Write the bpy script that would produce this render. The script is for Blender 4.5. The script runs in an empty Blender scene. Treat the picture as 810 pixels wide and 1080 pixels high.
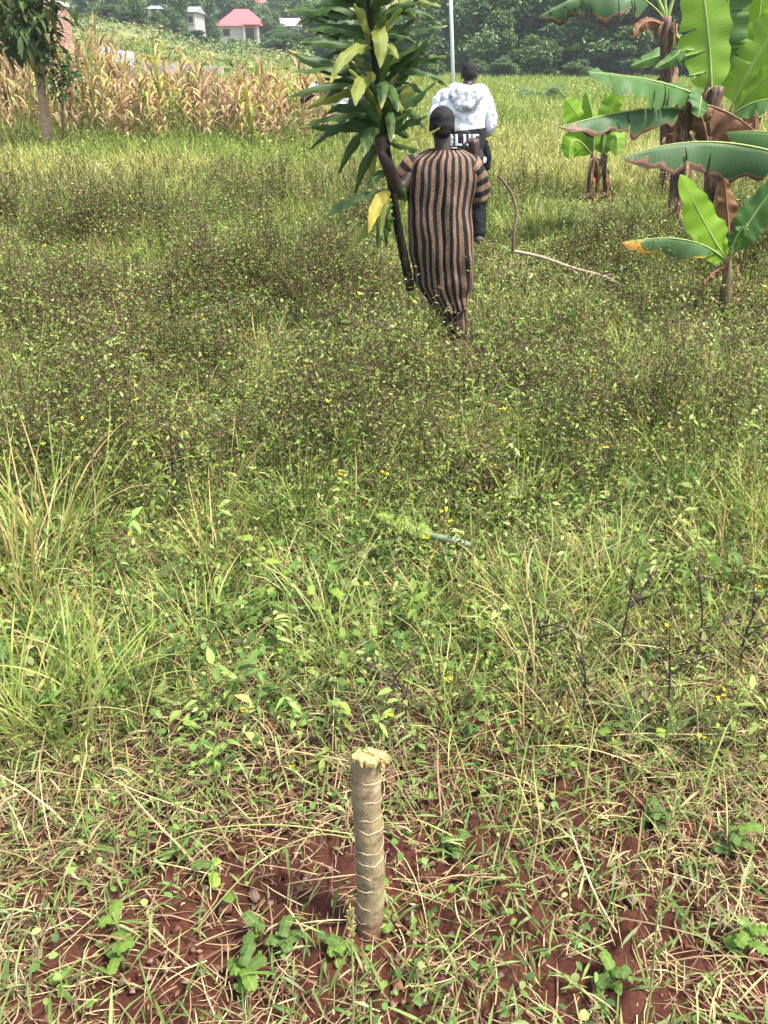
import bpy, bmesh, math, random
import numpy as np
from mathutils import Vector, Matrix, Quaternion
from mathutils.bvhtree import BVHTree

random.seed(7)
rng = np.random.default_rng(11)
S = bpy.context.scene
COL = S.collection
R = math.radians

# ------------------------------------------------------------------ camera, world, sun, exposure
CAM_H, PITCH, F = 1.70, R(29.8), 820.0
cam = bpy.data.cameras.new("camera")
cam.sensor_fit = 'VERTICAL'; cam.sensor_height = 24.0; cam.lens = 24.0 * F / 1080.0
cam.clip_start = 0.05; cam.clip_end = 3000
camo = bpy.data.objects.new("camera", cam); COL.objects.link(camo)
camo.location = (0, 0, CAM_H); camo.rotation_euler = (math.pi / 2 - PITCH, 0, 0)
S.camera = camo

SUN_EL, SUN_AZ = R(64), R(112)
world = bpy.data.worlds.new("World"); S.world = world; world.use_nodes = True
wn = world.node_tree
sky = wn.nodes.new("ShaderNodeTexSky"); sky.sky_type = 'NISHITA'; sky.sun_disc = False
sky.sun_elevation = SUN_EL; sky.sun_rotation = SUN_AZ; sky.dust_density = 3.0; sky.air_density = 1.2
wn.links.new(sky.outputs[0], wn.nodes["Background"].inputs[0])
wn.nodes["Background"].inputs[1].default_value = 0.13
sun = bpy.data.lights.new("sun", 'SUN'); sun.energy = 3.5; sun.angle = R(10); sun.color = (1.0, 0.965, 0.91)
suno = bpy.data.objects.new("sun", sun); COL.objects.link(suno)
sv = Vector((math.sin(SUN_AZ) * math.cos(SUN_EL), math.cos(SUN_AZ) * math.cos(SUN_EL), math.sin(SUN_EL)))
suno.rotation_euler = sv.to_track_quat('Z', 'Y').to_euler(); suno.location = sv * 40
S.view_settings.view_transform = 'Standard'; S.view_settings.look = 'None'
S.view_settings.exposure = 1.75; S.view_settings.gamma = 1.0; S.view_settings.use_curve_mapping = False
S.render.engine = 'CYCLES'
S.cycles.max_bounces = 6; S.cycles.diffuse_bounces = 3; S.cycles.glossy_bounces = 2
S.cycles.transmission_bounces = 4; S.cycles.transparent_max_bounces = 4; S.cycles.volume_bounces = 0

# ------------------------------------------------------------------ helpers: noise, terrain, pixel -> point
_perm = rng.random((256, 256))
def vnoise(x, y, seed=0):
    x = np.asarray(x, float) + seed * 17.3; y = np.asarray(y, float) + seed * 9.7
    xi = np.floor(x).astype(int); yi = np.floor(y).astype(int)
    fx = x - xi; fy = y - yi
    fx = fx * fx * (3 - 2 * fx); fy = fy * fy * (3 - 2 * fy)
    g = lambda a, b: _perm[a % 256, b % 256]
    return (g(xi, yi) * (1 - fx) + g(xi + 1, yi) * fx) * (1 - fy) + (g(xi, yi + 1) * (1 - fx) + g(xi + 1, yi + 1) * fx) * fy
def fbm(x, y, seed=0, oct=4):
    v = 0; a = 1; tot = 0
    for k in range(oct):
        v = v + a * vnoise(np.asarray(x) * 2 ** k, np.asarray(y) * 2 ** k, seed + k); tot += a; a *= .5
    return v / tot
def smooth(a, b, x):
    t = np.clip((np.asarray(x, float) - a) / (b - a), 0, 1); return t * t * (3 - 2 * t)

PA = np.array([(-900, 0), (12, 0), (30, .3), (60, .9), (75, 1.5), (95, 4.0), (115, 6.2), (150, 7.6), (220, 13), (400, 44), (600, 84), (900, 110)])
PB = np.array([(-900, 0), (12, 0), (30, .3), (60, .9), (100, 2.3), (150, 5.2), (220, 11), (400, 42), (600, 80), (900, 105)])
PC = np.array([(-900, 0), (12, 0), (30, .22), (60, .5), (90, .74), (130, 1.6), (200, 7), (400, 40), (600, 76), (900, 100)])
def H(x, y):
    x = np.asarray(x, float); y = np.asarray(y, float)
    s = x / np.maximum(y, 8.0)
    a = np.interp(y, PA[:, 0], PA[:, 1]); b = np.interp(y, PB[:, 0], PB[:, 1]); c = np.interp(y, PC[:, 0], PC[:, 1])
    wa = smooth(-.17, -.31, s); wc = smooth(-.13, .0, s)
    z = b * (1 - wa) * (1 - wc) + a * wa + c * wc * (1 - wa)
    far = smooth(40, 300, y)
    z = z - .06 * np.exp(-((y - 5.6) / 2.2) ** 2) + (fbm(x * .8, y * .8, 3) - .5) * .08 * smooth(0.2, 3, np.abs(y) + .5) + far * (fbm(x / 45, y / 45, 5) - .5) * 9
    return z
def ground(x, y): return float(H(np.array([x]), np.array([y]))[0])

CP, SP = math.cos(PITCH), math.sin(PITCH)
def W(px, py, Y):
    "point on the plane at distance Y ahead that the photo shows near (px, py)"
    u, v = (px - 405) / F, (540 - py) / F
    dy = CP + v * SP; dz = -SP + v * CP
    t = Y / dy
    return Vector((u * t, Y, CAM_H + dz * t))
def Wg(px, Y):
    "ground point at distance Y under photo column px"
    z = 0
    for _ in range(3):
        Zc = Y * CP + (CAM_H - z) * SP; x = (px - 405) / F * Zc; z = ground(x, Y)
    return Vector((x, Y, z))

# ------------------------------------------------------------------ helpers: objects
def tag(o, label=None, cat=None, group=None, kind=None):
    if label: o["label"] = label
    if cat: o["category"] = cat
    if group: o["group"] = group
    if kind: o["kind"] = kind
    return o
def empty(name, loc, label, cat, group=None, rz=0):
    o = bpy.data.objects.new(name, None); COL.objects.link(o); o.empty_display_size = .1
    o.location = loc; o.rotation_euler = (0, 0, rz)
    return tag(o, label, cat, group)
def wloc(o):
    v = Vector((0, 0, 0))
    while o is not None: v += Vector(o.location); o = o.parent
    return v
def mesh_np(name, V, Q, C=None, UV=None, smooth_=False):
    V = np.asarray(V, np.float32).reshape(-1, 3); Q = np.asarray(Q, np.int32); k = Q.shape[1]
    me = bpy.data.meshes.new(name)
    me.vertices.add(len(V)); me.vertices.foreach_set("co", V.ravel())
    me.loops.add(Q.size); me.loops.foreach_set("vertex_index", Q.ravel())
    me.polygons.add(len(Q)); me.polygons.foreach_set("loop_start", np.arange(0, Q.size, k, dtype=np.int32))
    if smooth_: me.polygons.foreach_set("use_smooth", np.ones(len(Q), bool))
    me.update(calc_edges=True)
    if C is not None:
        a = me.color_attributes.new("Col", 'FLOAT_COLOR', 'POINT')
        C4 = np.ones((len(V), 4), np.float32); C4[:, :3] = C; a.data.foreach_set("color", C4.ravel())
    if UV is not None:
        l = me.uv_layers.new(name="UVMap"); l.data.foreach_set("uv", np.asarray(UV, np.float32)[Q.ravel()].ravel())
    return me
def link(name, me, mat, parent=None):
    o = bpy.data.objects.new(name, me); COL.objects.link(o)
    if mat: me.materials.append(mat) if not me.materials else None
    if parent: o.parent = parent
    return o
def part(name, V, Q, mat, parent, C=None, UV=None, smooth_=True):
    "world-space vertices -> child of parent (parents are never rotated when this is used)"
    V = np.asarray(V, float).reshape(-1, 3) - np.array(wloc(parent))
    return link(name, mesh_np(name, V, Q, C, UV, smooth_), mat, parent)
def solo(name, V, Q, mat, loc, C=None, UV=None, smooth_=True):
    V = np.asarray(V, float).reshape(-1, 3) - np.array(loc)
    o = link(name, mesh_np(name, V, Q, C, UV, smooth_), mat); o.location = loc
    return o
def bm_obj(name, bm, mat, parent=None, smooth_=False, world=True):
    if parent and world: bmesh.ops.translate(bm, vec=-wloc(parent), verts=bm.verts)
    me = bpy.data.meshes.new(name); bm.to_mesh(me); bm.free()
    if smooth_: me.polygons.foreach_set("use_smooth", np.ones(len(me.polygons), bool))
    return link(name, me, mat, parent)
def add_box(bm, c, sz, rz=0):
    m = Matrix.Translation(c) @ Matrix.Rotation(rz, 4, 'Z') @ Matrix.Diagonal((sz[0], sz[1], sz[2], 1))
    return bmesh.ops.create_cube(bm, size=1, matrix=m)["verts"]
def add_poly(bm, pts):
    return bm.faces.new([bm.verts.new(p) for p in pts])

def catmull(pts, n):
    P = [Vector(p) for p in pts]; P = [P[0] * 2 - P[1]] + P + [P[-1] * 2 - P[-2]]
    out = []
    for i in range(1, len(P) - 2):
        for k in range(n):
            t = k / n; a, b, c, d = P[i - 1:i + 3]
            out.append(.5 * ((2 * b) + (c - a) * t + (2 * a - 5 * b + 4 * c - d) * t * t + (3 * b - a - 3 * c + d) * t ** 3))
    out.append(P[-2]); return out
def tube_arrays(pts, radii, n=10, cap=True, bump=None, uvs=False):
    P = [Vector(p) for p in pts]; V = []; Q = []; UV = []
    up = Vector((0, 0, 1)); prev = None
    for i, p in enumerate(P):
        t = (P[min(i + 1, len(P) - 1)] - P[max(i - 1, 0)]).normalized()
        if prev is None:
            a = t.cross(Vector((1, 0, 0)) if abs(t.x) < .8 else Vector((0, 1, 0))).normalized()
        else: a = (prev - t * prev.dot(t)).normalized()
        prev = a; b = t.cross(a)
        for k in range(n):
            an = 2 * math.pi * k / n
            r = radii[i] * (bump(i, an) if bump else 1)
            V.append(p + (a * math.cos(an) + b * math.sin(an)) * r); UV.append((k / n, i / (len(P) - 1)))
    for i in range(len(P) - 1):
        for k in range(n):
            k2 = (k + 1) % n; Q.append((i * n + k, i * n + k2, (i + 1) * n + k2, (i + 1) * n + k))
    if cap:
        for i, flip in ((0, 1), (len(P) - 1, 0)):
            c = len(V); V.append(P[i] + (P[i] - P[1 if i == 0 else i - 1]).normalized() * radii[i] * .25); UV.append((.5, 0 if i == 0 else 1))
            for k in range(0, n, 2):
                q = (i * n + k, i * n + (k + 1) % n, i * n + (k + 2) % n, c)
                Q.append(q[::-1] if flip else q)
    return np.array([tuple(v) for v in V]), np.array(Q), np.array(UV)
def tube(name, pts, radii, mat, parent, n=10, bump=None, C=None):
    V, Q, UV = tube_arrays(pts, radii, n, True, bump)
    return part(name, V, Q, mat, parent, UV=UV)

# ------------------------------------------------------------------ helpers: materials
def newmat(name):
    m = bpy.data.materials.new(name); m.use_nodes = True; nt = m.node_tree
    return m, nt, nt.nodes["Principled BSDF"], nt.nodes["Material Output"]
def nd(nt, typ, **kw):
    n = nt.nodes.new(typ)
    for k, v in kw.items():
        if k.startswith("i_"):
            n.inputs[int(k[2:]) if k[2:].isdigit() else k[2:].replace("_", " ")].default_value = v
        else: setattr(n, k, v)
    return n
def ramp(nt, fac, stops, interp='LINEAR'):
    r = nt.nodes.new("ShaderNodeValToRGB"); r.color_ramp.interpolation = interp
    e = r.color_ramp.elements
    while len(e) < len(stops): e.new(.5)
    for k, (p, c) in enumerate(stops):
        e[k].position = p; e[k].color = (*c, 1) if len(c) == 3 else c
    nt.links.new(fac, r.inputs[0]); return r.outputs[0]
def mixc(nt, fac, a, b, mode='MIX'):
    m = nt.nodes.new("ShaderNodeMix"); m.data_type = 'RGBA'; m.blend_type = mode
    for s, v in ((m.inputs[0], fac), (m.inputs[6], a), (m.inputs[7], b)):
        if hasattr(v, "is_linked"): nt.links.new(v, s)
        else: s.default_value = v if not isinstance(v, tuple) or len(v) == 4 else (*v, 1)
    return m.outputs[2]
def math_n(nt, op, a, b=0.0, c=0.0):
    m = nt.nodes.new("ShaderNodeMath"); m.operation = op
    for i, v in enumerate((a, b, c)):
        if hasattr(v, "is_linked"): nt.links.new(v, m.inputs[i])
        else: m.inputs[i].default_value = v
    return m.outputs[0]
def noise(nt, vec, scale, detail=4, rough=.55, out=0):
    n = nd(nt, "ShaderNodeTexNoise"); n.inputs["Scale"].default_value = scale; n.inputs["Detail"].default_value = detail; n.inputs["Roughness"].default_value = rough
    if vec is not None: nt.links.new(vec, n.inputs["Vector"])
    return n.outputs[out]
def objco(nt): return nt.nodes.new("ShaderNodeTexCoord").outputs["Object"]
def uvco(nt):
    u = nt.nodes.new("ShaderNodeTexCoord").outputs["UV"]; s = nt.nodes.new("ShaderNodeSeparateXYZ"); nt.links.new(u, s.inputs[0])
    return u, s.outputs[0], s.outputs[1]
def bump(nt, b, h, strength=.4, dist=.01):
    n = nd(nt, "ShaderNodeBump"); n.inputs["Strength"].default_value = strength; n.inputs["Distance"].default_value = dist
    nt.links.new(h, n.inputs["Height"]); nt.links.new(n.outputs[0], b.inputs["Normal"])
def leafy(nt, b, out, color, trans, tint=(1.12, 1.1, .65)):
    "thin leaf: surface shading plus light coming through"
    tr = nt.nodes.new("ShaderNodeBsdfTranslucent")
    nt.links.new(mixc(nt, 1.0, color, tint, 'MULTIPLY'), tr.inputs[0])
    mx = nt.nodes.new("ShaderNodeMixShader"); mx.inputs[0].default_value = trans
    nt.links.new(b.outputs[0], mx.inputs[1]); nt.links.new(tr.outputs[0], mx.inputs[2]); nt.links.new(mx.outputs[0], out.inputs[0])
def attr_leaf(name, trans=.35, rough=.5, spec=.3, nscale=6):
    m, nt, b, out = newmat(name)
    a = nd(nt, "ShaderNodeAttribute", attribute_name="Col").outputs[0]
    c = mixc(nt, .35, a, ramp(nt, noise(nt, objco(nt), nscale, 3), [(.3, (.45, .45, .45)), (.7, (1.4, 1.4, 1.4))]), 'MULTIPLY')
    nt.links.new(c, b.inputs["Base Color"]); b.inputs["Roughness"].default_value = rough; b.inputs["Specular IOR Level"].default_value = spec
    leafy(nt, b, out, c, trans); return m
def plain(name, col, rough=.7, var=.25, scale=8, spec=.3, bmp=0, metallic=0, bdist=.01):
    m, nt, b, out = newmat(name)
    n = noise(nt, objco(nt), scale, 5)
    lo = tuple(c * (1 - var) for c in col); hi = tuple(min(1, c * (1 + var)) for c in col)
    nt.links.new(ramp(nt, n, [(.3, lo), (.7, hi)]), b.inputs["Base Color"])
    b.inputs["Roughness"].default_value = rough; b.inputs["Specular IOR Level"].default_value = spec; b.inputs["Metallic"].default_value = metallic
    if bmp: bump(nt, b, n, bmp, bdist)
    return m

M_grass = attr_leaf("grass_blades", .3, .5, .15)
M_weed = attr_leaf("weed_leaves", .28, .55, .12)
M_straw = attr_leaf("straw", .12, .6, .3)
M_crown = attr_leaf("tree_leaves", .25, .5, .3, 1.5)
M_bark = plain("bark", (.16, .12, .085), .9, .45, 14, .2, .6, 0, .03)

M_crumb = attr_leaf("soil_crumb", .0, .95, .1, 40)

# ------------------------------------------------------------------ vegetation accumulator
class Veg:
    def __init__(s): s.V = []; s.Q = []; s.C = []; s.n = 0
    def add(s, V, Q, C):
        V = V.reshape(-1, 3); s.V.append(V); s.Q.append(Q.reshape(-1, 4) + s.n); s.C.append(np.asarray(C).reshape(-1, 3)); s.n += len(V)
    def arrays(s): return np.concatenate(s.V), np.concatenate(s.Q), np.concatenate(s.C)
    def blades(s, base, az, L, w, a0, a1, col, segs=3, tip=None, twist=None):
        N = len(base); col = np.broadcast_to(col, (N, 3)); t = np.linspace(0, 1, segs + 1)
        tm = (t[:-1] + t[1:]) / 2
        ang = a0[:, None] + (a1 - a0)[:, None] * tm[None]
        azt = az[:, None] + (rng.normal(0, .55, N))[:, None] * (tm[None] - .3)
        hx = np.concatenate([np.zeros((N, 1)), np.cumsum(np.sin(ang) * np.cos(azt), 1)], 1) * (L / segs)[:, None]
        hy = np.concatenate([np.zeros((N, 1)), np.cumsum(np.sin(ang) * np.sin(azt), 1)], 1) * (L / segs)[:, None]
        v = np.concatenate([np.zeros((N, 1)), np.cumsum(np.cos(ang), 1)], 1) * (L / segs)[:, None]
        ca, sa = np.cos(az), np.sin(az)
        P = np.stack([base[:, 0, None] + hx, base[:, 1, None] + hy, base[:, 2, None] + v], -1)
        tw = (rng.random(N) - .5) * 1.6 if twist is None else twist
        side = np.stack([-sa * np.cos(tw) + ca * np.sin(tw), ca * np.cos(tw) + sa * np.sin(tw), np.zeros(N)], -1)
        wp = (0.75 + .5 * t) * (1 - t ** 2.2) + .06
        off = side[:, None, :] * (w[:, None] * wp[None])[..., None] * .5
        V = np.stack([P - off, P + off], 2)
        idx = np.arange(N)[:, None] * (2 * (segs + 1)) + np.arange(segs)[None] * 2
        Q = np.stack([idx, idx + 1, idx + 3, idx + 2], -1)
        tp = col if tip is None else np.broadcast_to(tip, (N, 3))
        C = col[:, None, None, :] * (1 - t)[None, :, None, None] + tp[:, None, None, :] * t[None, :, None, None]
        s.add(V, Q, np.broadcast_to(C, V.shape))
        return P
    def leaves(s, base, az, pitch, L, Wd, droop, col, fold=.25, rows=(0, .3, .65, 1), prof=(.12, 1, .75, .02)):
        N = len(base); col = np.broadcast_to(col, (N, 3)); nr = len(rows)
        P = np.zeros((N, nr, 3)); P[:, 0] = base; nrm = np.zeros((N, nr, 3))
        roll = (rng.random(N) - .5) * .9
        sd = np.stack([-np.sin(az), np.cos(az), np.zeros(N)], -1)
        for k in range(nr):
            p = pitch - droop * rows[k]
            f = np.stack([np.cos(az) * np.cos(p), np.sin(az) * np.cos(p), np.sin(p)], -1)
            nrm[:, k] = np.cross(f, sd)
            if k: P[:, k] = P[:, k - 1] + f * (L * (rows[k] - rows[k - 1]))[:, None]
        V = np.zeros((N, nr, 3, 3))
        for k in range(nr):
            wd = (Wd * prof[k] * .5)[:, None]
            side = sd * np.cos(roll)[:, None] + nrm[:, k] * np.sin(roll)[:, None]
            up = nrm[:, k] * fold * wd
            V[:, k, 0] = P[:, k] - side * wd + up; V[:, k, 1] = P[:, k]; V[:, k, 2] = P[:, k] + side * wd + up
        b = np.arange(N)[:, None, None] * (nr * 3) + np.arange(nr - 1)[None, :, None] * 3 + np.arange(2)[None, None]
        Q = np.stack([b, b + 1, b + 4, b + 3], -1)
        s.add(V, Q, np.broadcast_to(col[:, None, None, :], V.shape))
    def diamonds(s, base, az, pitch, L, Wd, col):
        N = len(base); col = np.broadcast_to(col, (N, 3))
        f = np.stack([np.cos(az) * np.cos(pitch), np.sin(az) * np.cos(pitch), np.sin(pitch)], -1)
        sd = np.stack([-np.sin(az), np.cos(az), np.zeros(N)], -1); n = np.cross(f, sd)
        roll = (rng.random(N) - .5) * 1.6; sd = sd * np.cos(roll)[:, None] + n * np.sin(roll)[:, None]
        m = base + f * (L * .45)[:, None]
        V = np.stack([base, m + sd * (Wd * .5)[:, None], base + f * L[:, None], m - sd * (Wd * .5)[:, None]], 1)
        s.add(V, np.arange(N * 4).reshape(N, 4), np.broadcast_to(col[:, None], V.shape))
    def build(s, name, mat, label, cat, kind="stuff", sm=False):
        V, Q, C = s.arrays(); o = link(name, mesh_np(name, V, Q, C, None, sm), mat)
        return tag(o, label, cat, None, kind)

def scatter(n, y0, y1, a=1.0, sx=.5, mx=1.15):
    u = rng.random(n)
    y = (y0 ** (a + 1) + u * (y1 ** (a + 1) - y0 ** (a + 1))) ** (1 / (a + 1))
    x = (rng.random(n) * 2 - 1) * (sx * y + mx)
    return x, y
def U(n, a, b): return a + rng.random(n) * (b - a)
def pick(n, cols, p=None, j=.18):
    c = np.array(cols)[rng.choice(len(cols), n, p=p)]
    return c * (1 + (rng.random((n, 1)) - .5) * 2 * j) * (1 + (rng.random((n, 3)) - .5) * .16)
TAU = 2 * math.pi
GREEN = [(.085, .15, .03), (.125, .195, .04), (.17, .235, .055), (.06, .11, .024)]
LIME = [(.22, .285, .07), (.29, .335, .10), (.18, .255, .055)]
STRAW = [(.36, .28, .13), (.45, .37, .18), (.28, .205, .095), (.20, .135, .065)]
DARK = [(.055, .032, .02), (.08, .048, .028), (.035, .023, .015), (.10, .055, .033), (.07, .07, .024)]

# ------------------------------------------------------------------ zone masks (what grows where)
def dirt(x, y):
    "1 = trampled red soil close to the camera"
    return smooth(2.3, 1.2, y + (fbm(x * 1.3, y * 1.3, 21) - .5) * 2.6)
def bare(x, y): return np.clip(np.maximum(.42 * smooth(.55, .64, fbm(x * 1.9 + 3, y * 1.9, 33)) * smooth(2.9, 1.5, y), 1.15 * (np.exp(-((x + .26) / .42) ** 2 - ((y - 1.2) / .2) ** 2 ) + .9 * np.exp(-((x + .45) / .25) ** 2 - ((y - .93) / .1) ** 2)) * (.4 + 1.1 * fbm(x * 4, y * 4, 34))), 0, 1)
def weedy(x, y):
    "1 = dark seeding weeds, the belt across the middle of the field"
    w = smooth(2.6, 3.5, y + (fbm(x * .9, y * .9, 41) - .5) * 1.3) * smooth(10.2, 7.0, y + (fbm(x * .35, y * .35, 43) - .5) * 5 - np.where(x < 0, 2.5, 0))
    return np.clip(w * (0.10 + 1.3 * smooth(.40, .58, .6 * fbm(x * .6, y * .5, 47) + .4 * fbm(x * 2.1, y * 1.6, 48))), 0, 1)

# ------------------------------------------------------------------ ground
def axis(lo_far, lo, hi, hi_far, step, g):
    a = list(np.arange(lo, hi, step)); s = step; v = hi
    while v < hi_far: a.append(v); s *= g; v += s
    s = step; v = lo - step
    while v > lo_far: a.insert(0, v); s *= g; v -= s
    return np.array(a)
xs = axis(-900, -1.7, 1.7, 900, .016, 1.05); ys = axis(-60, .6, 3.2, 900, .016, 1.035)
X, Y = np.meshgrid(xs, ys); Z = H(X, Y)
near = np.exp(-(np.maximum(Y - 1, 0) / 2.5) ** 2)
clod = fbm(X * 16, Y * 16, 61, 4); Z = Z + near * ((clod - .5) * .035 + np.maximum(clod - .58, 0) * .14 + (fbm(X * 5, Y * 5, 62, 3) - .5) * .07)
dd = dirt(X, Y)[..., None]
soil = np.array((.058, .020, .012)); duff = np.array((.045, .026, .017))
g1 = np.array((.105, .135, .032)); g2 = np.array((.20, .195, .065)); g3 = np.array((.05, .085, .025))
pn = fbm(X * .12, Y * .12, 71)[..., None]; pf = fbm(X / 22, Y / 22, 73)[..., None]
far = smooth(8, 16, Y)[..., None]; vfar = smooth(50, 70, Y)[..., None]
C = soil * dd + duff * (1 - dd)
C = C * (1 - far) + far * (g1 * (1 - pn) + g2 * pn) * .75
hillc = g3 * (1 - smooth(.42, .6, pf)) + g2 * smooth(.42, .6, pf)
ss = (X / np.maximum(Y, 8))[..., None]
strip = smooth(70, 78, Y)[..., None] * smooth(118, 100, Y + (fbm(X / 9, Y / 9, 79) - .5) * 16)[..., None] * smooth(-.1, -.17, ss)
hillc = hillc * (1 - strip) + strip * (np.array((.20, .19, .07)) * (.55 + .9 * fbm(X / 5, Y / 5, 80)[..., None]))
C = C * (1 - vfar) + hillc * vfar
ny, nx = X.shape
I = np.arange(ny * nx).reshape(ny, nx); Q = np.stack([I[:-1, :-1], I[:-1, 1:], I[1:, 1:], I[1:, :-1]], -1).reshape(-1, 4)
m, nt, b, out = newmat("red_soil_and_field")
a = nd(nt, "ShaderNodeAttribute", attribute_name="Col").outputs[0]
oc = objco(nt)
n1 = noise(nt, oc, 22, 8, .7); n2 = noise(nt, oc, 120, 4, .6)
c = mixc(nt, .8, a, ramp(nt, n1, [(.3, (.5, .47, .45)), (.5, (.95, .95, .95)), (.72, (1.5, 1.45, 1.4))]), 'MULTIPLY')
c = mixc(nt, .5, c, ramp(nt, n2, [(.35, (.6, .6, .6)), (.65, (1.4, 1.4, 1.4))]), 'MULTIPLY')
nt.links.new(c, b.inputs["Base Color"]); b.inputs["Roughness"].default_value = .95; b.inputs["Specular IOR Level"].default_value = .15
bump(nt, b, math_n(nt, 'ADD', n1, math_n(nt, 'MULTIPLY', n2, .4)), .8, .012)
g = link("ground", mesh_np("ground", np.stack([X, Y, Z], -1), Q, C.reshape(-1, 3), None, True), m)
tag(g, "red soil field that rises into far hills", "ground", None, "structure")

#@@VEG
# ------------------------------------------------------------------ grass, weeds and litter (uncountable ground cover)
def on(x, y, dz=0): return np.stack([x, y, H(x, y) + dz], -1)

# how tall things grow: trodden along the path the two people took
def tread(x, y):
    px_ = .45 + .02 * (y - 5.5); d = np.abs(x - px_)
    w = np.exp(-(d / .55) ** 2) * smooth(3.9, 4.6, y) * smooth(10.5, 9, y)
    w2 = np.exp(-((x - 1.35) / .9) ** 2) * smooth(6.0, 6.6, y) * smooth(9.5, 8.6, y)
    w3 = np.exp(-((x - 2.75) / .55) ** 2) * smooth(4.9, 5.4, y) * smooth(7.0, 6.5, y)
    w4 = np.exp(-((x - .47) / .30) ** 4) * smooth(4.55, 5.0, y) * smooth(6.0, 5.7, y) * 1.32; w5 = np.exp(-((x - 1.1) / .4) ** 4) * smooth(7.4, 8.0, y) * smooth(9.6, 9.1, y) * 1.2
    return np.clip(np.maximum.reduce([w, w2, w3, w4, w5, 1.1 * np.exp(-((x - 3.05) / .8) ** 2) * smooth(9.4, 10.2, y) * smooth(12.8, 12.3, y)]), 0, 1.3)
# dry straw litter lying on the soil
BROWN = [(.17, .10, .055), (.24, .15, .08), (.11, .06, .035)]
v = Veg()
x, y = scatter(96000, .55, 4.8, .3); k = rng.random(len(x)) < (.3 + .7 * smooth(.38, .6, fbm(x * 1.5, y * 1.5, 35))) * (1 - .3 * bare(x, y)) * (1 - .7 * smooth(2.6, 4.4, y)); x, y = x[k], y[k]; n = len(x)
L = U(n, .02, .13) * (.5 + .9 * rng.random(n))
v.blades(on(x, y, 0) + np.stack([0 * x, 0 * x, U(n, .008, .05)], -1), U(n, 0, TAU), L, U(n, .0014, .0042), U(n, 1.1, 1.75), U(n, 1.0, 2.3), pick(n, STRAW + BROWN, [.16, .1, .16, .16, .14, .16, .12]), 3)
n = 420; x, y = scatter(n, .6, 3.4, .3)
v.blades(on(x, y, .03), U(n, 0, TAU), U(n, .15, .42), U(n, .002, .005), U(n, .7, 1.5), U(n, 1.4, 2.6), pick(n, STRAW + BROWN), 7)
n = 3800; x, y = scatter(n, .6, 2.8, .2)   # chips and short broken bits
v.diamonds(on(x, y, .014), U(n, 0, TAU), U(n, -.3, .4), U(n, .008, .03), U(n, .003, .009), pick(n, STRAW + BROWN))
v.build("straw_litter", M_straw, "dry straw and broken stalks strewn over the red soil", "straw")

# crumbs and small stones of the broken soil
n = 6500; x, y = scatter(n, .6, 2.6, .2); sz = U(n, .002, .007) * (1 + 1.6 * (rng.random(n) > .94)); cu = np.array([[i, j, k] for i in (-1, 1) for j in (-1, 1) for k in (-1, 1)], float)
an = U(n, 0, TAU); ca, sa = np.cos(an), np.sin(an); ds = U((n, 8, 1) if False else n, .6, 1.0)
loc = cu[None] * (1 + rng.normal(0, .22, (n, 8, 3))) * np.array([1, .8, .6]) * sz[:, None, None]
rx = loc[..., 0] * ca[:, None] - loc[..., 1] * sa[:, None]; ry = loc[..., 0] * sa[:, None] + loc[..., 1] * ca[:, None]
Vc = np.stack([rx, ry, loc[..., 2]], -1) + on(x, y, .012)[:, None]
Fq = np.array([[0, 1, 3, 2], [4, 6, 7, 5], [0, 4, 5, 1], [2, 3, 7, 6], [0, 2, 6, 4], [1, 5, 7, 3]])
v = Veg(); v.add(Vc, np.arange(n)[:, None, None] * 8 + Fq[None], np.repeat(pick(n, [(.10, .04, .026), (.07, .025, .016), (.14, .06, .04), (.16, .11, .08)])[:, None], 8, 1))
v.build("soil_crumbs", M_crumb, "crumbs and tiny stones of broken red soil", "soil")

# trampled low grass of the foreground
v = Veg()
edge = lambda x, y: x / (.43 * y + .42)
x, y = scatter(52000, .55, 4.2, .6); k = rng.random(len(x)) < (1 - .93 * bare(x, y)) * (.3 + .7 * smooth(1.0, 2.0, y + (fbm(x * 2, y * 2, 81) - .5))); x, y = x[k], y[k]; n = len(x)
cn = fbm(x * 1.6, y * 1.6, 83)
h = U(n, .04, .16) * (.6 + .8 * smooth(1, 2.6, y)) * (.6 + .9 * cn)
c = pick(n, GREEN + LIME + STRAW[:2] + [(.2, .25, .08), (.3, .3, .13)], [.13, .16, .14, .08, .13, .09, .06, .07, .04, .05, .05])
v.blades(on(x, y), U(n, 0, TAU), h, U(n, .002, .0055), U(n, 0, 1.1), U(n, .8, 2.2), c, 3, c * np.array([1.2, 1.08, 1]))
# short broad bladed grass leaves, lying every way
x, y = scatter(34000, .55, 4.0, .5); k = rng.random(len(x)) < (1 - .9 * bare(x, y)) * (.25 + .75 * smooth(.4, .58, fbm(x * 1.4, y * 1.4, 85))); x, y = x[k], y[k]; n = len(x)
L = U(n, .035, .11); c = pick(n, [(.11, .17, .04), (.17, .22, .07), (.09, .15, .03), (.22, .26, .10), (.065, .11, .025), (.30, .27, .13)], [.22, .22, .2, .14, .14, .08])
v.leaves(on(x, y) + np.stack([0 * x, 0 * x, U(n, .005, .09)], -1), U(n, 0, TAU), U(n, -.2, 1.1), L, U(n, .003, .0078), U(n, .3, 1.8), c, .3)
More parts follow.
